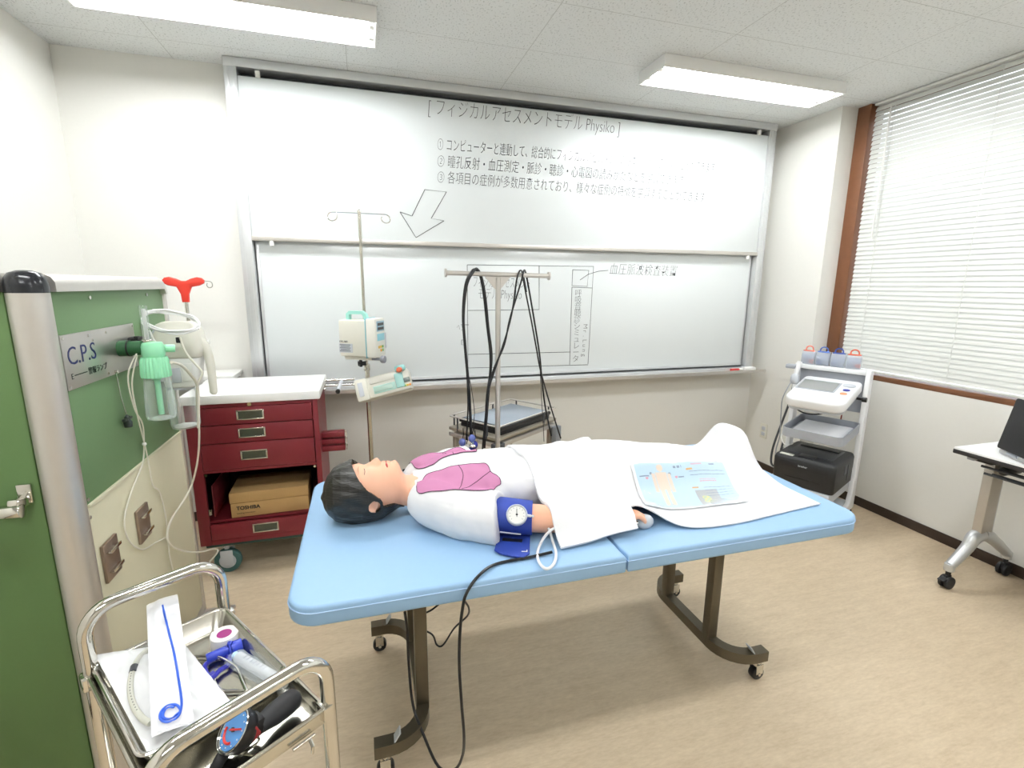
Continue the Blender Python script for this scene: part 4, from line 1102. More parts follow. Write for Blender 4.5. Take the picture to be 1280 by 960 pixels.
MB().cyl((.05, -.03, .0), (.105, -.03, 0), .007).cyl((.1, -.03, 0), (.122, -.03, 0), .019, n=18, bev=.004).build('clamp_knob', M('knob_grey', (140, 142, 150), .5), ip)
m = MB(); m.cyl((-.02, -.02, -.045), (-.02, -.02, -.008), .008)
for k in range(3):
    a = R_(30 + 120 * k); m.box((-.02 + .012 * math.cos(a), -.02 + .012 * math.sin(a), -.028), (.026, .011, .022), .004, (0, 0, a))
m.build('wing_knob', black, ip)
sp = thing('syringe_pump', 'ivory syringe pump clamped tilted below the infusion pump', 'pump', PY(481, 481, -.64))
rot = Matrix.Rotation(R_(-14), 4, 'Y') @ Matrix.Rotation(R_(-8), 4, 'Z') @ Matrix.Rotation(R_(-22), 4, 'X')
sp.matrix_world = Matrix.Translation(sp.location) @ rot @ Matrix.Scale(1.1, 4)
m = MB(); m.box((0, .02, 0), (.25, .08, .105), .014); m.build('housing', offw, sp)
m = MB(); m.box((-.105, -.014, -.002), (.06, .03, .108), .010); m.build('end_block', offw, sp)
MB().box((-.108, -.030, 0), (.022, .003, .066), .001).build('side_label', lgrey, sp)
MB().box((.01, -.0205, .03), (.15, .01, .034), .006).build('syringe_channel', M('channel_ivory', (226, 224, 214), .3), sp)
MB().box((.0, -.0215, -.018), (.105, .006, .036), .002).build('display_frame', M('frame_mint', (186, 222, 212), .35), sp)
MB().box((-.006, -.0255, -.017), (.085, .003, .024), .001).build('lcd', M('lcd_green', (176, 204, 190), .2), sp)
MB().box((.075, -.022, .0), (.04, .012, .07), .004).build('clamp_slide', M('mint_slide', (170, 216, 210), .35), sp)
MB().box((.105, -.022, -.006), (.036, .008, .022), .002).build('small_display', M('lcd_dim', (104, 112, 108), .2), sp)
MB().box((.09, -.022, .055), (.05, .03, .028), .008).build('plunger_head', M('mint_plunger', (150, 206, 204), .35), sp)
MB().ball((.088, -.042, .045), .013, (1.1, .6, 1)).build('release_button', M('orange_button', (222, 112, 76), .4), sp)
for k, c in enumerate(((150, 200, 110), (236, 196, 80), (232, 150, 70))): MB().box((.095 + k * .012, -.0215, -.032), (.010, .006, .009), .001).build('key', M('key_tint', c, .4), sp)
MB().box((-.02, .065, 0), (.05, .02, .04), .004).build('clamp', lgrey, sp)
# ------------------------------------------------------------------ recorder trolley with a T shaped cable arm
ec = thing('recorder_trolley', 'grey trolley with a T shaped cable arm standing behind the blue bed', 'trolley', (2.16, -.684, 0), R_(35))
bronzeish = M('beige_grey_metal', (168, 160, 146), .35, .6, var=.03)
m = MB(); m.box((0, 0, .684), (.53, .35, .018), .004); m.build('top_shelf', bronzeish, ec)
m = MB(); m.box((0, 0, .652), (.53, .35, .022), .002); m.build('shelf_apron', alumw, ec)
m = MB(); m.tube([(x, y, .752) for x, y in rrect(-.262, -.172, .262, .172, .012, 3)], .0045, 6, closed=True); m.build('guard_rail', alumw, ec)
for x, y in ((-.225, .172), (.10, .172), (.262, .12), (-.262, -.10), (.14, -.172), (.262, -.12), (-.262, .11)):
    MB().cyl((x, y, .678), (x, y, .752), .005, n=10).build('rail_stud', dgrey, ec)
for x in (-.235, .235):
    for y in (-.15, .15):
        MB().box((x, y, .362), (.026, .026, .56), .003).build('leg', bronzeish, ec)
        caster(ec, x, y, .035, .02, .083, lgrey, rubber)
MB().box((0, 0, .30), (.47, .31, .018), .004).build('lower_shelf', bronzeish, ec)
pl2 = (-.285, -.19)
MB().cyl((*pl2, .10), (*pl2, 1.482), .0125, n=20).build('arm_pole', alumw, ec)
MB().box((pl2[0] + .02, pl2[1] + .015, .655), (.06, .045, .03), .004).box((pl2[0] + .03, pl2[1] + .025, .12), (.09, .06, .03), .004).build('pole_clamp', dgrey, ec)
IM = (Matrix.Translation(Vector((2.16, -.684, 0))) @ Matrix.Rotation(R_(35), 4, 'Z')).inverted()
yp_ = (Matrix.Translation(Vector((2.16, -.684, 0))) @ Matrix.Rotation(R_(35), 4, 'Z')) @ Vector((*pl2, 0)); YT = yp_.y
tl, tr = PY(557, 341, YT), PY(686, 345, YT)
m = MB(); m.tube([IM @ tl, IM @ tr], .0105, 12)
for p, s in ((tl, -1), (tr, 1)):
    d = (tr - tl).normalized(); m.cyl(IM @ (p - d * .004), IM @ (p + d * .004), .019, n=16)
m.build('cable_arm', alumw, ec)
md = (tl + tr) / 2; md = PY(622, 347, YT); d = (tr - tl).normalized()
g = MB(); q = [IM @ (md + d * a + Vector((0, 0, b))) for a, b in ((-.062, .004), (.062, .004), (.014, -.052), (-.014, -.052))]
n_ = (q[1] - q[0]).cross(q[2] - q[0]).normalized() * .003
g.loft([[p - n_ for p in q], [p + n_ for p in q]]); g.build('gusset', alumw, ec)
MB().box((.245, -.19, .60), (.05, .035, .10), .004).build('document_basket', M('grey_mesh', (150, 156, 164), .4, .5), ec)

dv = thing('recorder', 'flat black recorder with a grey plastic covered lid on the trolley shelf', 'recorder', (2.16, -.684, .6815), R_(35))
MB().box((.01, -.005, .017), (.44, .29, .034), .008).build('base', black, dv)
MB().box((.01, -.005, .043), (.455, .30, .020), .006).build('lid', black, dv)
MB().box((.015, 0, .0545), (.415, .265, .004), .0015).build('lid_cover', M('grey_blue_film', (150, 160, 172), .22, bump=.25, scale=14), dv)
def wire(name, label, pts, r, cat='cable', mat=cable, sm=7):
    o = MB(pts[0]).tube(pts, r, 8, sm).build(name, mat, None); return tag(o, label, cat)
def pyl(y, *q): return [PY(u, v, y) for u, v in q]
ya, yb_ = YT - .016, YT + .016
wire('electrode_cable', 'black cable bundle looped over the left half of the T shaped arm',
     pyl(ya, (589, 548), (588, 520), (586, 485), (582, 440), (579, 395), (582, 357), (589, 341)) + [PY(594, 337, YT)] + pyl(yb_, (600, 343), (605, 368), (609, 405), (613, 440), (613, 465), (609, 495), (607, 530), (604, 560)), .0068)
wire('electrode_cable', 'thinner black cable hanging alongside the looped bundle left of the pole',
     pyl(ya - .012, (583, 550), (585, 500), (582, 440), (580, 395), (584, 357), (592, 340)) + [PY(596, 335.5, YT)] + pyl(yb_ + .012, (602, 345), (607, 370), (611, 410), (615, 445), (612, 480), (609, 520), (606, 555)), .0038)
wire('electrode_cable', 'black cable crossing in front of the pole up to the right arm',
     pyl(ya, (603, 562), (607, 520), (611, 487), (622, 452), (634, 415), (641, 385), (645, 355), (648, 342)) + [PY(651, 338, YT)] + pyl(yb_, (654, 344), (658, 365)), .0042)
wire('electrode_cable', 'second black cable crossing the pole and folded over the right arm',
     pyl(ya - .01, (606, 560), (610, 490), (617, 462), (630, 432), (637, 400), (646, 370), (652, 350), (654, 341)) + [PY(656, 338, YT)] + pyl(yb_, (659, 350), (666, 390), (674, 440), (677, 470), (681, 505), (689, 545)), .0042)
wire('electrode_cable', 'slanting black cable running from the right arm down to the shelf corner',
     pyl(ya, (653, 343), (657, 365), (664, 400), (671, 438), (675, 460), (683, 490), (692, 520), (701, 548)), .0038)
wire('lead_wire', 'thin black lead hanging straight at the right of the trolley', pyl(YT + .02, (675, 458), (676, 480), (677, 500), (679, 530), (680, 552)), .0018)
wire('lead_wire', 'thin black lead beside the left cable bundle by the shelf', pyl(YT - .02, (586, 470), (590, 490), (593, 515), (592, 530), (595, 548)), .0018)
for k, (u, v, c) in enumerate(((578, 553, 'bluish'), (583, 560, 'pale'), (588, 563, 'navy'), (593, 556, 'navy'), (590, 548, 'bluish'))):
    p = PY(u, v, YT - .03 - .006 * k)
    o = thing('suction_electrode', {'bluish': 'blue bulb electrode hanging %s in the cluster left of the pole', 'pale': 'pale bulb electrode hanging %s in the cluster left of the pole', 'navy': 'dark blue bulb electrode hanging %s in the cluster left of the pole'}[c] % ('at the far left', 'at the bottom left', 'at the very bottom', 'at the right', 'at the top')[k], 'electrode', p, 0, 'bulb electrodes')
    MB().ball((0, 0, 0), .017, (1, 1, 1.15)).build('rubber_bulb', {'bluish': M('electrode_blue', (90, 104, 170), .4), 'pale': M('electrode_pale', (206, 206, 200), .4), 'navy': M('electrode_navy', (40, 44, 140), .4)}[c], o)
    MB().lathe([(.007, 0), (.008, -.012), (.016, -.02), (.017, -.026), (0, -.026)], (.003, 0, -.014)).build('metal_cup', chrome, o)
    MB().tube([(0, 0, .016), (.006, 0, .04), (.004, 0, .07)], .002, 6).build('lead', cable, o)
o = thing('connector_plug', 'small dark grey plug lying on the far bed edge behind the neck', 'plug', (PZ(521, 584, T + .002).x, -1.285, T + .0005))
MB().box((0, 0, .014), (.05, .022, .026), .007).build('plug_body', dgrey, o)
MB().box((.03, 0, .014), (.024, .014, .012), .003).build('plug_tip', grey, o)
MB().tube([(-.025, 0, .014), (-.045, .006, .012), (-.06, .016, .0055)], .005, 8, 4).build('strain_relief', black, o)

# ------------------------------------------------------------------ pulse wave device cart at the right
dcx, dcy = 4.315, -.85
dct = thing('device_cart', 'white medical device cart standing in the corner by the window', 'cart', (dcx, dcy, 0), math.atan2(-.905, .425))
# local x runs along the cart's width, -y towards the bed
dw = M('device_white', (238, 239, 240), .35, var=.01)
for s in (-1, 1):
    m = MB(); yz = [(.02, .05), (.02, .93), (.0, .96), (-.035, .955), (-.05, .93), (-.055, .16), (-.09, .10), (-.40, .075), (-.42, .05)]
    m.prism([(b, a) for a, b in [(p[1], p[0]) for p in yz]], .028, Matrix(((0, 0, 1, s * .2 - .014), (1, 0, 0, 0), (0, 1, 0, 0), (0, 0, 0, 1))), .005)
    m.build('side_frame', dw, dct)
    for y in (-.37, -.01): caster(dct, s * .185, y, .028, .02, .062, lgrey, rubber)
MB().box((0, -.01, .935), (.38, .045, .03), .006).build('top_crossbar', dw, dct)
MB().box((0, .0, .80), (.372, .012, .24), .003).build('rear_panel', grey, dct)
MB().box((0, -.005, .36), (.372, .02, .05), .004).build('lower_crossbar', dw, dct)
MB().box((.0, -.20, .085), (.372, .36, .03), .006).build('base_plate', lgrey, dct)
MB().box((.0, -.225, .215), (.371, .43, .068), .012).build('printer_shelf', lgrey, dct)
MB().cyl((.205, -.13, .79), (.23, -.13, .79), .015, n=16, bev=.003).cyl((.16, -.11, .79), (.205, -.13, .79), .008).build('tilt_knob', black, dct)
m = MB(); tr_ = Matrix.Translation((.035, -.215, .555)) @ Matrix.Rotation(R_(5), 4, 'X')
pp = rrect(-.165, -.18, .165, .17, .035, 5)
m.prism(pp, .008, tr_)
for i in range(len(pp)):
    a, b = Vector((*pp[i], .03)), Vector((*pp[(i + 1) % len(pp)], .03))
    if (b - a).length < 1e-6: continue
    mdl = (a + b) / 2; ln = (b - a).length; an = math.atan2(b.y - a.y, b.x - a.x)
    t = bmesh.new(); bmesh.ops.create_cube(t, size=1); bmesh.ops.scale(t, vec=(ln + .003, .006, .055), verts=t.verts); bmesh.ops.rotate(t, cent=(0, 0, 0), matrix=Matrix.Rotation(an, 3, 'Z'), verts=t.verts); bmesh.ops.translate(t, vec=mdl, verts=t.verts)
    m.merge(t, tr_)
m.build('paper_tray', grey, dct, angle=50)
psk = thing('paper_stack', 'stack of white printouts lying in the grey tray of the device cart', 'paper', (0, 0, 0))
def dc_pt(x, y, z): return dct.matrix_basis @ Vector((x, y, z))
psk.location = dc_pt(.035, -.21, .566); psk.rotation_euler = (0, 0, dct.rotation_euler.z)
MB().box((0, 0, .008), (.27, .28, .012), .002, (R_(5), 0, 0)).build('sheets', M('paper_white', (232, 234, 238), .6), psk)
P = [[Vector((-.125 + .25 * i / 12, -.13 + .26 * j / 12, .017 + .087 * (-.13 + .26 * j / 12) + .012 * math.sin(PI * i / 12) * math.sin(PI * (j / 12) ** .6))) for j in range(13)] for i in range(13)]
MB().grid(P, .0008).build('curled_sheet', M('paper_white', (240, 241, 244), .6), psk)

mo = thing('pulse_wave_monitor', 'white touchscreen pulse wave monitor tilted on top of the device cart', 'monitor', dc_pt(.02, -.23, .82), dct.rotation_euler.z)
tm = Matrix.Rotation(R_(14), 4, 'X')
m = MB(); m.prism(rrect(-.155, -.2, .165, .18, [.03, .03, .06, .06], 6), .062, tm @ Matrix.Translation((0, 0, -.04)), .014); m.build('housing', dw, mo, angle=50)
m = MB(); m.prism(rrect(-.145, -.185, .155, .17, .05, 6), .02, tm @ Matrix.Translation((0, 0, -.06)), .006); m.build('lower_shell', lgrey, mo)
def tbox(c, d, nm, mt, bev=.001):
    t = bmesh.new(); bmesh.ops.create_cube(t, size=1); bmesh.ops.scale(t, vec=Vector(d), verts=t.verts)
    if bev: bmesh.ops.bevel(t, geom=t.edges[:], offset=bev, segments=2, affect='EDGES', profile=.5)
    bmesh.ops.translate(t, vec=Vector(c), verts=t.verts); q = MB(); q.merge(t, tm); return q.build(nm, mt, mo)
tbox((-.035, .035, .0225), (.215, .155, .003), 'screen_frame', grey)
tbox((-.035, .035, .0245), (.195, .135, .003), 'touchscreen', screenm)
q = MB(); q.lathe([(0, .022), (.034, .022), (.034, .027), (.028, .029), (0, .027)], (0, 0, 0)); q.bm.transform(tm @ Matrix.Translation((.115, .09, 0)) @ Matrix.Diagonal((1, .7, 1, 1))); q.build('dial_button', lgrey, mo)
for y, c, nm in ((.02, (44, 50, 140), 'start_button'), (-.035, (230, 150, 110), 'stop_button')):
    q = MB(); q.lathe([(0, .022), (.019, .022), (.019, .0255), (0, .027)]); q.bm.transform(tm @ Matrix.Translation((.12, y, 0)) @ Matrix.Diagonal((1, .75, 1, 1))); q.build(nm, M(nm + '_tint', c, .35), mo)
writing('nameplate', 'FORM', .022, tm @ face_mat((-.05, -.13, .0223), (1, 0, 0), (0, 1, 0)), lgrey, mo, thin=.0003)
MB().cyl((0, .02, -.045), (0, .06, -.12), .04, .05, n=20).build('neck', grey, mo)

pr_ = thing('laser_printer', 'black laser printer on the bottom shelf of the device cart', 'printer', dc_pt(.03, -.25, .2495), dct.rotation_euler.z)
m = MB(); m.loft([[Vector((x, y, z)) for x, y in rrect(-.17 - e, -.19 - f_, .17 + e, .18, .018, 4)] for z, e, f_ in ((0, -.006, -.014), (.01, 0, -.006), (.09, 0, 0), (.098, .001, .004), (.165, .001, .002), (.182, -.006, -.006), (.186, -.012, -.012))])
m.build('body', M('printer_black', (34, 35, 37), .5, var=.08), pr_, angle=45)
MB().box((0, -.191, .135), (.27, .006, .038), .003).build('manual_slot', M('slot_black', (26, 27, 29), .5), pr_)
MB().box((0, .02, .187), (.25, .24, .006), .002).build('output_tray', dgrey, pr_)
MB().box((0, .10, .192), (.22, .06, .01), .004).build('paper_slot', black, pr_)
MB().box((0, -.135, .190), (.09, .07, .008), .004).build('paper_stop', black, pr_)
MB().box((-.105, -.168, .187), (.075, .03, .004), .001).build('control_strip', M('strip_cream', (206, 208, 196), .4), pr_)
MB().box((0, -.186, .055), (.20, .006, .004), .001).build('drawer_seam', black, pr_)
writing('printed_name', 'brother', .016, face_mat((-.028, -.1955, .138), (1, 0, 0), (0, 0, 1)), lgrey, pr_, thin=.0002)
MB().box((.172, .0, .12), (.004, .05, .06), .002).box((.172, .06, .09), (.004, .02, .10), .001).build('side_cover', dgrey, pr_)
bagm = film('cuff_bag_film', (226, 234, 244), .35, .2)
for k, (x, c, nm) in enumerate(((-.15, (226, 130, 110), 'leftmost'), (-.065, (84, 116, 190), 'second'), (.02, (60, 84, 160), 'third'), (.105, (224, 110, 84), 'rightmost'))):
    colr = ('orange', 'light blue', 'dark blue', 'red orange')[k]
    b = thing('cuff_pack', '%s handled clear cuff pack standing on the device cart, %s of four' % (colr, nm), 'cuff pack', dc_pt(x, -.0, .9505), dct.rotation_euler.z + R_(-6 + 5 * k), 'cuff packs on the device cart')
    ht = .092
    cm = M('cuff_' + colr.replace(' ', '_'), c, .45)
    m = MB(); m.loft([[Vector((xx, yy, z)) for xx, yy in rrect(-.041 * s_, -.022 * t_, .041 * s_, .022 * t_, .008, 3)] for z, s_, t_ in ((0, .9, .8), (.01, 1, 1), (.06, 1, .9), (.085, .98, .45), (ht, .97, .2))]); m.build('clear_bag', bagm, b)
    MB().box((.0, 0, .038), (.07, .026, .066), .010).build('rolled_cuff', M('cuff_fabric_grey', (166, 176, 198), .7), b)
    MB().box((0, -.004, .088), (.07, .012, .010), .003).build('bag_strip', cm, b)
    MB().tube([(-.022, 0, .09), (-.02, 0, .108), (-.008, 0, .118), (.008, 0, .118), (.02, 0, .108), (.022, 0, .09)], .0042, 8, 3).build('handle', cm, b)
    MB().box((.024 if k % 3 == 0 else -.02, -.0185, .022), (.026, .004, .02), .001).build('colour_tab', cm, b)
ph = thing('probe_holder', 'grey pulse probe clipped at the left side of the touchscreen monitor', 'probe', dc_pt(-.165, -.17, .84), dct.rotation_euler.z)
MB().lathe([(0, 0), (.02, 0), (.026, .012), (.024, .045), (.012, .06), (0, .062)], (0, 0, .0)).build('probe_body', lgrey, ph)
MB().cyl((0, .01, .05), (.01, .03, .14), .013, .015, n=16, bev=.003).build('probe_stem', dw, ph)
MB().box((-.045, .05, .10), (.06, .045, .028), .008).build('sensor_clip', grey, ph)
MB().box((.012, .012, .0), (.07, .03, .014), .004).build('clip_arm', grey, ph)
wire('probe_cable', 'thick grey air hose hanging at the left side of the device cart', [dc_pt(-.225, .02, .90), dc_pt(-.225, -.02, .70), dc_pt(-.25, -.06, .52), dc_pt(-.27, -.10, .36), dc_pt(-.265, -.12, .26), dc_pt(-.235, -.13, .24), dc_pt(-.226, -.10, .30), dc_pt(-.224, -.06, .40)], .007, 'hose', dgrey)
wire('probe_cable', 'thinner grey lead running from the probe down the cart\'s left side', [dc_pt(-.18, -.19, .84), dc_pt(-.205, -.22, .74), dc_pt(-.225, -.16, .62), dc_pt(-.23, -.12, .46), dc_pt(-.25, -.10, .34), dc_pt(-.24, -.08, .27), dc_pt(-.224, -.04, .36)], .0035, 'cable', grey)
wire('signal_lead', 'black lead sagging beneath the touchscreen monitor', [dc_pt(-.15, -.16, .75), dc_pt(-.13, -.20, .69), dc_pt(-.06, -.22, .665), dc_pt(.03, -.2, .68), dc_pt(.09, -.15, .74)], .0045, 'cable', cable)
wire('signal_lead', 'red and dark lead dropping behind the paper tray', [dc_pt(.10, -.12, .755), dc_pt(.095, -.06, .69), dc_pt(.085, -.028, .60), dc_pt(.07, -.026, .50), dc_pt(.06, -.03, .45)], .004, 'cable', M('red_lead', (150, 54, 44), .45))
wire('limb_lead', 'white limb lead draped onto the black printer', [dc_pt(-.2, -.08, .56), dc_pt(-.205, -.14, .50), dc_pt(-.19, -.20, .47), dc_pt(-.15, -.25, .443), dc_pt(-.12, -.22, .4445), dc_pt(-.125, -.17, .4445)], .003, 'cable', white)

# ------------------------------------------------------------------ folding desk and notebook computer
dk = thing('folding_desk', 'white topped folding desk on a silver T foot by the window', 'desk', (4.30, -2.5, 0))
O = dk.location
MB(O).span((4.06, -3.26, .697), (4.56, -1.735, .722), .003).build('desk_top', M('desk_white', (240, 240, 238), .35, var=.01), dk)
MB(O).span((4.0585, -3.262, .692), (4.562, -1.733, .7135), .004).build('edge_band', M('edge_dark', (48, 46, 46), .5), dk)
for yy in (-1.775, -3.14):
    lg = MB(O).span((4.265, yy - .022, .25), (4.345, yy + .022, .65), .008).build('leg_column', M('column_champagne', (200, 194, 186), .35, .5), dk)
    MB(O).span((4.345, yy - .019, .25), (4.352, yy + .019, .65), .002).build('column_side', alum, lg)
    m = MB(O)
    for s in (-1, 1):
        pts = [(4.305, yy, .262), (4.305 + s * .05, yy, .245), (4.305 + s * (.085 if s < 0 else .13), yy, .195), (4.305 + s * (.18 if s < 0 else .235), yy, .118)]
        m.tube(pts, [.032, .032, .027, .022], 14, 5)
        m.cyl((4.305 + s * (.18 if s < 0 else .235), yy, .092), (4.305 + s * (.18 if s < 0 else .235), yy, .13), .022, n=18, bev=.004)
    m.build('t_foot', alum, lg)
    for s in (-1, 1):
        x = 4.305 + s * (.18 if s < 0 else .235)
        c = MB(O); c.cyl((x, yy - .022, .032), (x, yy - .004, .032), .032, n=22, bev=.006).cyl((x, yy + .004, .032), (x, yy + .022, .032), .032, n=22, bev=.006).cyl((x, yy, .03), (x, yy, .095), .011).box((x, yy, .05), (.04, .016, .04), .006)
        c.box((x + .03 * s, yy, .052), (.035, .03, .008), .002, (0, R_(20) * s, 0)); c.build('caster', rubber, lg)
    MB(O).span((4.20, yy - .045, .64), (4.42, yy + .045, .694), .012).build('hinge_block', black, lg)
    MB(O).cyl((4.25, yy - .06, .615), (4.36, yy - .06, .615), .02, n=16, bev=.005).build('tilt_lever', black, lg)
for x, z in ((4.19, .60), (4.25, .588), (4.31, .60), (4.16, .64)):
    MB(O).cyl((x, -3.14, z), (x, -1.80, z), .006, n=10).build('basket_rod', dgrey, dk)
MB(O).box((4.12, -1.79, .684), (.06, .03, .018), .004, (0, R_(-10), 0)).build('release_handle', grey, dk)
la, lb = PZ(1247, 566, .7225), PZ(1284, 583, .7225)
nb = thing('notebook_computer', 'black notebook computer standing open on the folding desk', 'notebook', (la.x, la.y, .7225), math.atan2(lb.y - la.y, lb.x - la.x))
MB().box((.17, .13, .010), (.35, .25, .018), .005).build('base', M('notebook_grey', (190, 190, 190), .4, .3), nb)
tl_ = Matrix.Translation((0, .004, .012)) @ Matrix.Rotation(R_(-9), 4, 'X')
m = MB(); m.prism(rrect(-.005, .012, .345, .245, .01, 4), .012, tl_ @ Matrix(((1, 0, 0, 0), (0, 0, -1, 0), (0, 1, 0, 0), (0, 0, 0, 1))), .002); m.build('screen_lid', black, nb)
for x in (.05, .23): MB().cyl((x, .006, .016), (x + .06, .006, .016), .007).build('hinge', grey, nb)

# ------------------------------------------------------------------ stainless instrument trolley, front left
TZ = .70; ang = R_(34.4); TC = Vector((1.1035, -2.335, 0))
tt = thing('steel_trolley', 'shiny stainless instrument trolley with tube handles in the near left corner', 'trolley', TC, ang)
TM = Matrix.Translation(TC) @ Matrix.Rotation(ang, 4, 'Z'); TI = TM.inverted()
hw, hl = .127, .2163
for s in (-1, 1):
    y = s * (hl - .008); x = hw + (.010 if s < 0 else -.006); ze = .745 if s < 0 else .775
    pts = [(-x, y, .09), (-x, y, .40), (-x, y, ze)] + [(-x + .055 - .055 * math.cos(t), y, ze + .055 * math.sin(t)) for t in [PI / 2 * k / 8 for k in range(1, 9)]] + [(x - .055 + .055 * math.sin(t), y, ze + .055 * math.cos(t)) for t in [PI / 2 * k / 8 for k in range(0, 9)]] + [(x, y, .40), (x, y, .09)]
    fr = MB().tube(pts, .0128, 18).build('handle_frame', chrome, tt)
    for sx in (-1, 1): caster(fr, sx * x, y, .035, .02, .092, lgrey, rubber)
def pan(z, name, lip=.028):
    m = MB(); m.box((0, 0, z), (2 * hw, 2 * hl, .003))
    for s in (-1, 1):
        m.box((s * (hw - .0015), 0, z + lip / 2), (.003, 2 * hl, lip), .001).box((0, s * (hl - .0015), z + lip / 2), (2 * hw, .003, lip), .001)
        m.cyl((s * hw, -hl, z + lip), (s * hw, hl, z + lip), .004, n=8).cyl((-hw, s * hl, z + lip), (hw, s * hl, z + lip), .004, n=8)
    return m.build(name, steel, tt)
pan(.668, 'top_shelf'); pan(.26, 'lower_shelf')
for sx in (-1, 1):
    for sy in (-1, 1): MB().box((sx * (hw + .002), sy * (hl - .008), .685), (.02, .03, .03), .004).build('corner_clip', chrome, tt)
MB().cyl((.06, -hl - .006, .665), (.10, -hl - .006, .665), .003).tube([(.09, -hl - .006, .665), (.09, -hl - .016, .655), (.09, -hl - .014, .64)], .003, 6).build('side_hook', chrome, tt)

def T3(x, y, z): return TM @ Vector((x, y, z))
tray = thing('instrument_tray', 'deep stainless tray with a rolled rim on the trolley\'s top shelf', 'tray', T3(0, .052, .6705), ang)
tw_, tl2, tdp = .117, .15, .042
m = MB()
def trr(z, e, r): return [Vector((x, y, z)) for x, y in rrect(-tw_ + e, -tl2 + e, tw_ - e, tl2 - e, r, 5)]
rings = [trr(tdp, -.004, .022), trr(tdp + .002, 0, .02), trr(tdp, .003, .02), trr(.006, .012, .022), trr(.0015, .018, .02)]
t = bmesh.new(); V = [[t.verts.new(p) for p in r] for r in rings]; n = len(V[0])
for A, B in zip(V, V[1:]):
    for j in range(n): t.faces.new((A[j], A[(j + 1) % n], B[(j + 1) % n], B[j]))
t.faces.new(V[-1]); bmesh.ops.recalc_face_normals(t, faces=t.faces); bmesh.ops.solidify(t, geom=t.faces[:], thickness=.0012)
m.merge(t); m.build('pan', steel, tray, angle=45)
MB().tube([p + Vector((0, 0, .001)) for p in trr(tdp, -.003, .022)], .003, 8, closed=True).build('rolled_rim', chrome, tray)
ZT0 = .6745
# items in the tray
tp_ = thing('tape_roll', 'white roll of medical tape with a purple label in the steel tray', 'tape roll', PZ(282, 806, ZT0))
MB().lathe([(.011, 0), (.027, 0), (.0275, .002), (.0275, .026), (.027, .028), (.011, .028), (.011, 0)], (0, 0, 0), None, 36).build('tape', M('tape_white', (242, 240, 234), .5), tp_)
MB().lathe([(0, .0283), (.0145, .0283), (.0148, .0275)], (0, 0, 0)).build('purple_label', M('purple_label', (146, 38, 112), .5), tp_)
bc = thing('blue_connector', 'blue plastic tube connector lying next to the tape roll', 'connector', PZ(281, 813, ZT0 + .016))
a, b = PZ(258, 824, ZT0 + .012) - bc.location, PZ(303, 806, ZT0 + .014) - bc.location; d = (b - a)
MB().cyl(a, a + d * .7, .010, .012, n=18, bev=.002).cyl(a + d * .62, a + d * .68, .0175, n=18, bev=.002).cyl(a + d * .68, b, .0145, n=18, bev=.002).build('tube', bluep, bc)
MB().box(a + d * .66 + Vector((0, 0, .013)), (.010, .012, .010), .003).build('lug', bluep, bc)
bb = thing('bite_ring', 'dark blue plastic ring holder lying in the tray below the blue connector', 'ring', PZ(273, 838, ZT0 + .006))
L_ = [PZ(u, v, ZT0 + .008) for u, v in ((257, 831), (276, 820), (285, 822), (285, 831), (275, 838), (264, 848), (258, 843))]
MB(bb.location).tube(L_, .0052, 8, 4, closed=True, square=False).build('ring', M('deep_blue', (34, 34, 140), .4), bb)
MB(bb.location).box(PZ(263, 845, ZT0 + .007), (.018, .012, .010), .002, (0, 0, .6)).build('stub', M('deep_blue', (34, 34, 140), .4), bb)
fw = thing('mouth_gag', 'bent chrome wire mouth gag lying across the tray', 'instrument', PZ(285, 845, ZT0))
W = lambda *q: [PZ(u, v, ZT0 + z) for u, v, z in q]
MB(fw.location).tube(W((238, 822, .006), (255, 820, .010), (273, 821, .014), (288, 828, .014), (297, 836, .010), (302, 850, .006), (308, 864, .004)), .0028, 8, 4).tube(W((238, 826, .004), (258, 825, .006), (276, 824, .010)), .0026, 8, 3).build('upper_wire', chrome, fw)
MB(fw.location).tube(W((266, 847, .004), (271, 858, .004), (280, 864, .004), (292, 864, .004), (306, 864, .004)), .0032, 8, 4).build('lower_wire', chrome, fw)
sy = thing('syringe_pack', 'clear wrapped syringe pack leaning on the right side of the tray', 'syringe pack', PZ(325, 832, ZT0 + .012))
a, b = PZ(292, 818, ZT0 + .018) - sy.location, PZ(350, 852, ZT0 + .014) - sy.location; d = b - a; e = Vector((-d.y, d.x, 0)).normalized()
MB().cyl(a + d * .1, a + d * .95, .0115, n=18, bev=.002).build('barrel', film('barrel_clear', (235, 240, 245), .42, .15), sy)
MB().cyl(a + d * .02, a + d * .1, .0075, n=14, bev=.001).build('tip', M('tip_pale_blue', (176, 208, 236), .4), sy)
MB().cyl(a + d * .55, b + d * .12, .006, n=12).build('plunger', white, sy)
m = MB()
for k in range(7): m.box(a + d * (.28 + .07 * k) + Vector((0, 0, .0118)), (.001, .010, .0006), 0, (0, 0, math.atan2(d.y, d.x)))
m.build('scale_marks', grey, sy)
P = [[a + d * (.0 + 1.05 * i / 10) + e * (-.022 + .044 * j / 8) + Vector((0, 0, .013 * math.sin(PI * j / 8) + .002 * math.sin(i * 2.1 + j) - .006)) for j in range(9)] for i in range(11)]
MB().grid(P).build('wrapper', film('wrap_film', (230, 240, 248), .10, .1), sy, angle=80)
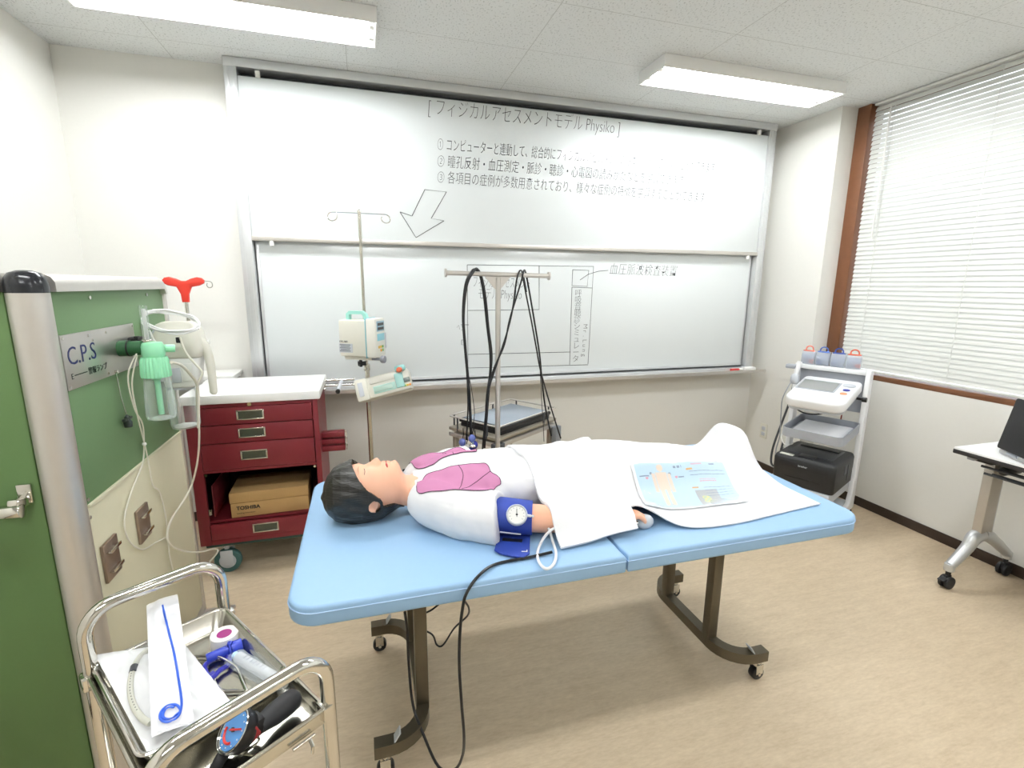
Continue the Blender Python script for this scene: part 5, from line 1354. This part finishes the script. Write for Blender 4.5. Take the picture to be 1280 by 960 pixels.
# big clear pouch with a tracheal tube
pw = thing('tube_pouch', 'large clear pouch with a curved breathing tube lying over the tray', 'pouch', PZ(205, 870, TZ + .005))
c00, c10, c11, c01 = PZ(190, 950, TZ + .006), PZ(288, 876, TZ + .002), PZ(229, 803, TZ + .014), PZ(119, 818, TZ + .024)
def bil(u, v): return c00 * (1 - u) * (1 - v) + c10 * u * (1 - v) + c11 * u * v + c01 * (1 - u) * v
P = [[bil(i / 24, j / 24) + Vector((0, 0, .012 * math.sin(PI * i / 24) * math.sin(PI * j / 24) + .003 * noise.noise((i * .5, j * .5, 2)))) for j in range(25)] for i in range(25)]
MB(pw.location).grid(P).build('pouch_film', film('pouch_film', (246, 247, 248), .45, .14), pw, angle=80)
P2 = [[p - Vector((0, 0, .004)) for p in r] for r in P]
MB(pw.location).grid(P2).build('paper_back', M('pouch_paper', (240, 240, 240), .6), pw, angle=80)
cur = [PZ(u, v, TZ + .022) for u, v in ((186, 812), (176, 820), (168, 833), (164, 848), (163, 866), (168, 884), (178, 898), (188, 904))]
MB(pw.location).tube(cur, .0052, 10, 5).build('breathing_tube', film('breathing_tube_clear', (220, 220, 206), .5, .2), pw)
MB(pw.location).tube([cur[2], cur[2].lerp(cur[3], .55)], .0066, 12).build('dark_band', dgrey, pw)
m = MB(pw.location)
for k in range(16):
    p = smooth(cur, 5)[12 + k]; m.ball(p + Vector((0, 0, .005)), .0011, u=6, v=4)
m.build('depth_marks', dgrey, pw)
# narrow pack with the blue catheter
cpk = thing('catheter_pack', 'narrow white pack with a curled blue catheter propped over the tray rim', 'pack', PZ(212, 840, TZ + .03))
c00, c10, c11, c01 = PZ(189, 919, TZ + .03), PZ(243, 902, TZ + .026), PZ(222, 743, TZ + .075), PZ(183, 757, TZ + .075)
P = [[bil(i / 10, j / 40) + Vector((0, 0, .004 * math.sin(PI * i / 10) + .002 * noise.noise((i * .6, j * .4, 5)))) for j in range(41)] for i in range(11)]
MB(cpk.location).grid(P).build('clear_front', film('pack_film', (246, 247, 250), .3, .12), cpk, angle=80)
MB(cpk.location).grid([[p - Vector((0, 0, .005)) for p in r] for r in P], .0006).build('paper_back', M('pack_paper', (238, 238, 240), .6), cpk, angle=80)
def onp(u, v): return bil(u, v) + Vector((0, 0, .0035))
pt_ = [onp(.5, .93), onp(.55, .80), onp(.62, .65), onp(.70, .48), onp(.74, .30), onp(.76, .14), onp(.70, .075)] + [onp(.46 + .24 * math.cos(t), .085 + .052 * math.sin(t)) for t in [R_(-10 - 30 * k) for k in range(1, 13)]] + [onp(.46 + .17 * math.cos(t), .085 + .036 * math.sin(t)) for t in [R_(-10 - 30 * k) for k in range(1, 11)]]
MB(cpk.location).tube(pt_, .0021, 8, 4).build('blue_catheter', M('catheter_blue', (46, 90, 196), .35), cpk)
# cuff pressure gauge
cg = thing('cuff_pressure_gauge', 'hand held pressure gauge with a blue dial and black bulb grip on the trolley', 'gauge', PZ(300, 925, .676))
a, b = PZ(326, 905, .676 + .028), PZ(368, 873, .676 + .024); d = (b - a).normalized()
m = MB(cg.location); prof = [(.0, -.004), (.014, -.004), (.015, .0), (.0165, .012), (.0195, .03), (.020, .06), (.018, .078), (.012, .086), (0, .088)]
m.lathe([(r, z * (b - a).length / .078) for r, z in prof], a, d.to_track_quat('Z', 'Y').to_matrix()); m.build('bulb_grip', M('grip_black', (38, 38, 40), .6, bump=.06, scale=160), cg)
c = PZ(294, 913, .676 + .042); nn = (Vector((-.62, -.30, .72))).normalized(); rm = nn.to_track_quat('Z', 'Y').to_matrix()
MB(cg.location).lathe([(0, -.026), (.024, -.026), (.031, -.018), (.034, -.004), (.034, .004), (.032, .006), (.0295, .003), (0, .003)], c, rm, 40).build('dial_case', black, cg)
MB(cg.location).lathe([(.0295, .0034), (.033, .0064), (.0335, .0045)], c, rm, 40).build('bezel', chrome, cg)
MB(cg.location).lathe([(0, .0036), (.029, .0036)], c, rm, 40).build('dial_face', M('dial_blue', (84, 140, 200), .4), cg)
X_, Y_ = rm @ Vector((1, 0, 0)), rm @ Vector((0, 1, 0))
def dp_(r, an, h=.0045): return c + nn * h + (X_ * math.cos(an) + Y_ * math.sin(an)) * r
MB(cg.location).tube([dp_(.019, R_(k * 8 + 200)) for k in range(16)], .0022, 6).build('red_arc', M('dial_red', (206, 52, 44), .4), cg)
MB(cg.location).tube([dp_(.006, R_(215), .006), dp_(.022, R_(35), .006)], .0016, 6).build('needle', M('dial_red', (206, 52, 44), .4), cg)
m = MB(cg.location)
for k in range(12): m.ball(dp_(.0245, R_(30 * k)), .0012, u=6, v=4)
m.build('dial_marks', white, cg)
MB(cg.location).box((a + c) / 2 - Vector((0, 0, .004)), (.05, .036, .034), .01, (0, 0, math.atan2(d.y, d.x))).build('valve_body', black, cg)
MB(cg.location).box(PZ(317, 918, .676 + .036), (.020, .006, .022), .003, (0, R_(-20), math.atan2(d.y, d.x))).build('red_valve', M('valve_red', (150, 40, 44), .4), cg)
MB(cg.location).tube([PZ(295, 935, .681), PZ(310, 925, .678), PZ(322, 922, .68), PZ(322, 928, .684), PZ(300, 944, .667), PZ(296, 940, .667)], .0022, 8, 4).build('wire_clip', chrome, cg)
MB(cg.location).tube([PZ(285, 935, .684), PZ(276, 948, .684), PZ(268, 962, .670)], .0095, 12, 4).build('hose_stub', rubber, cg)
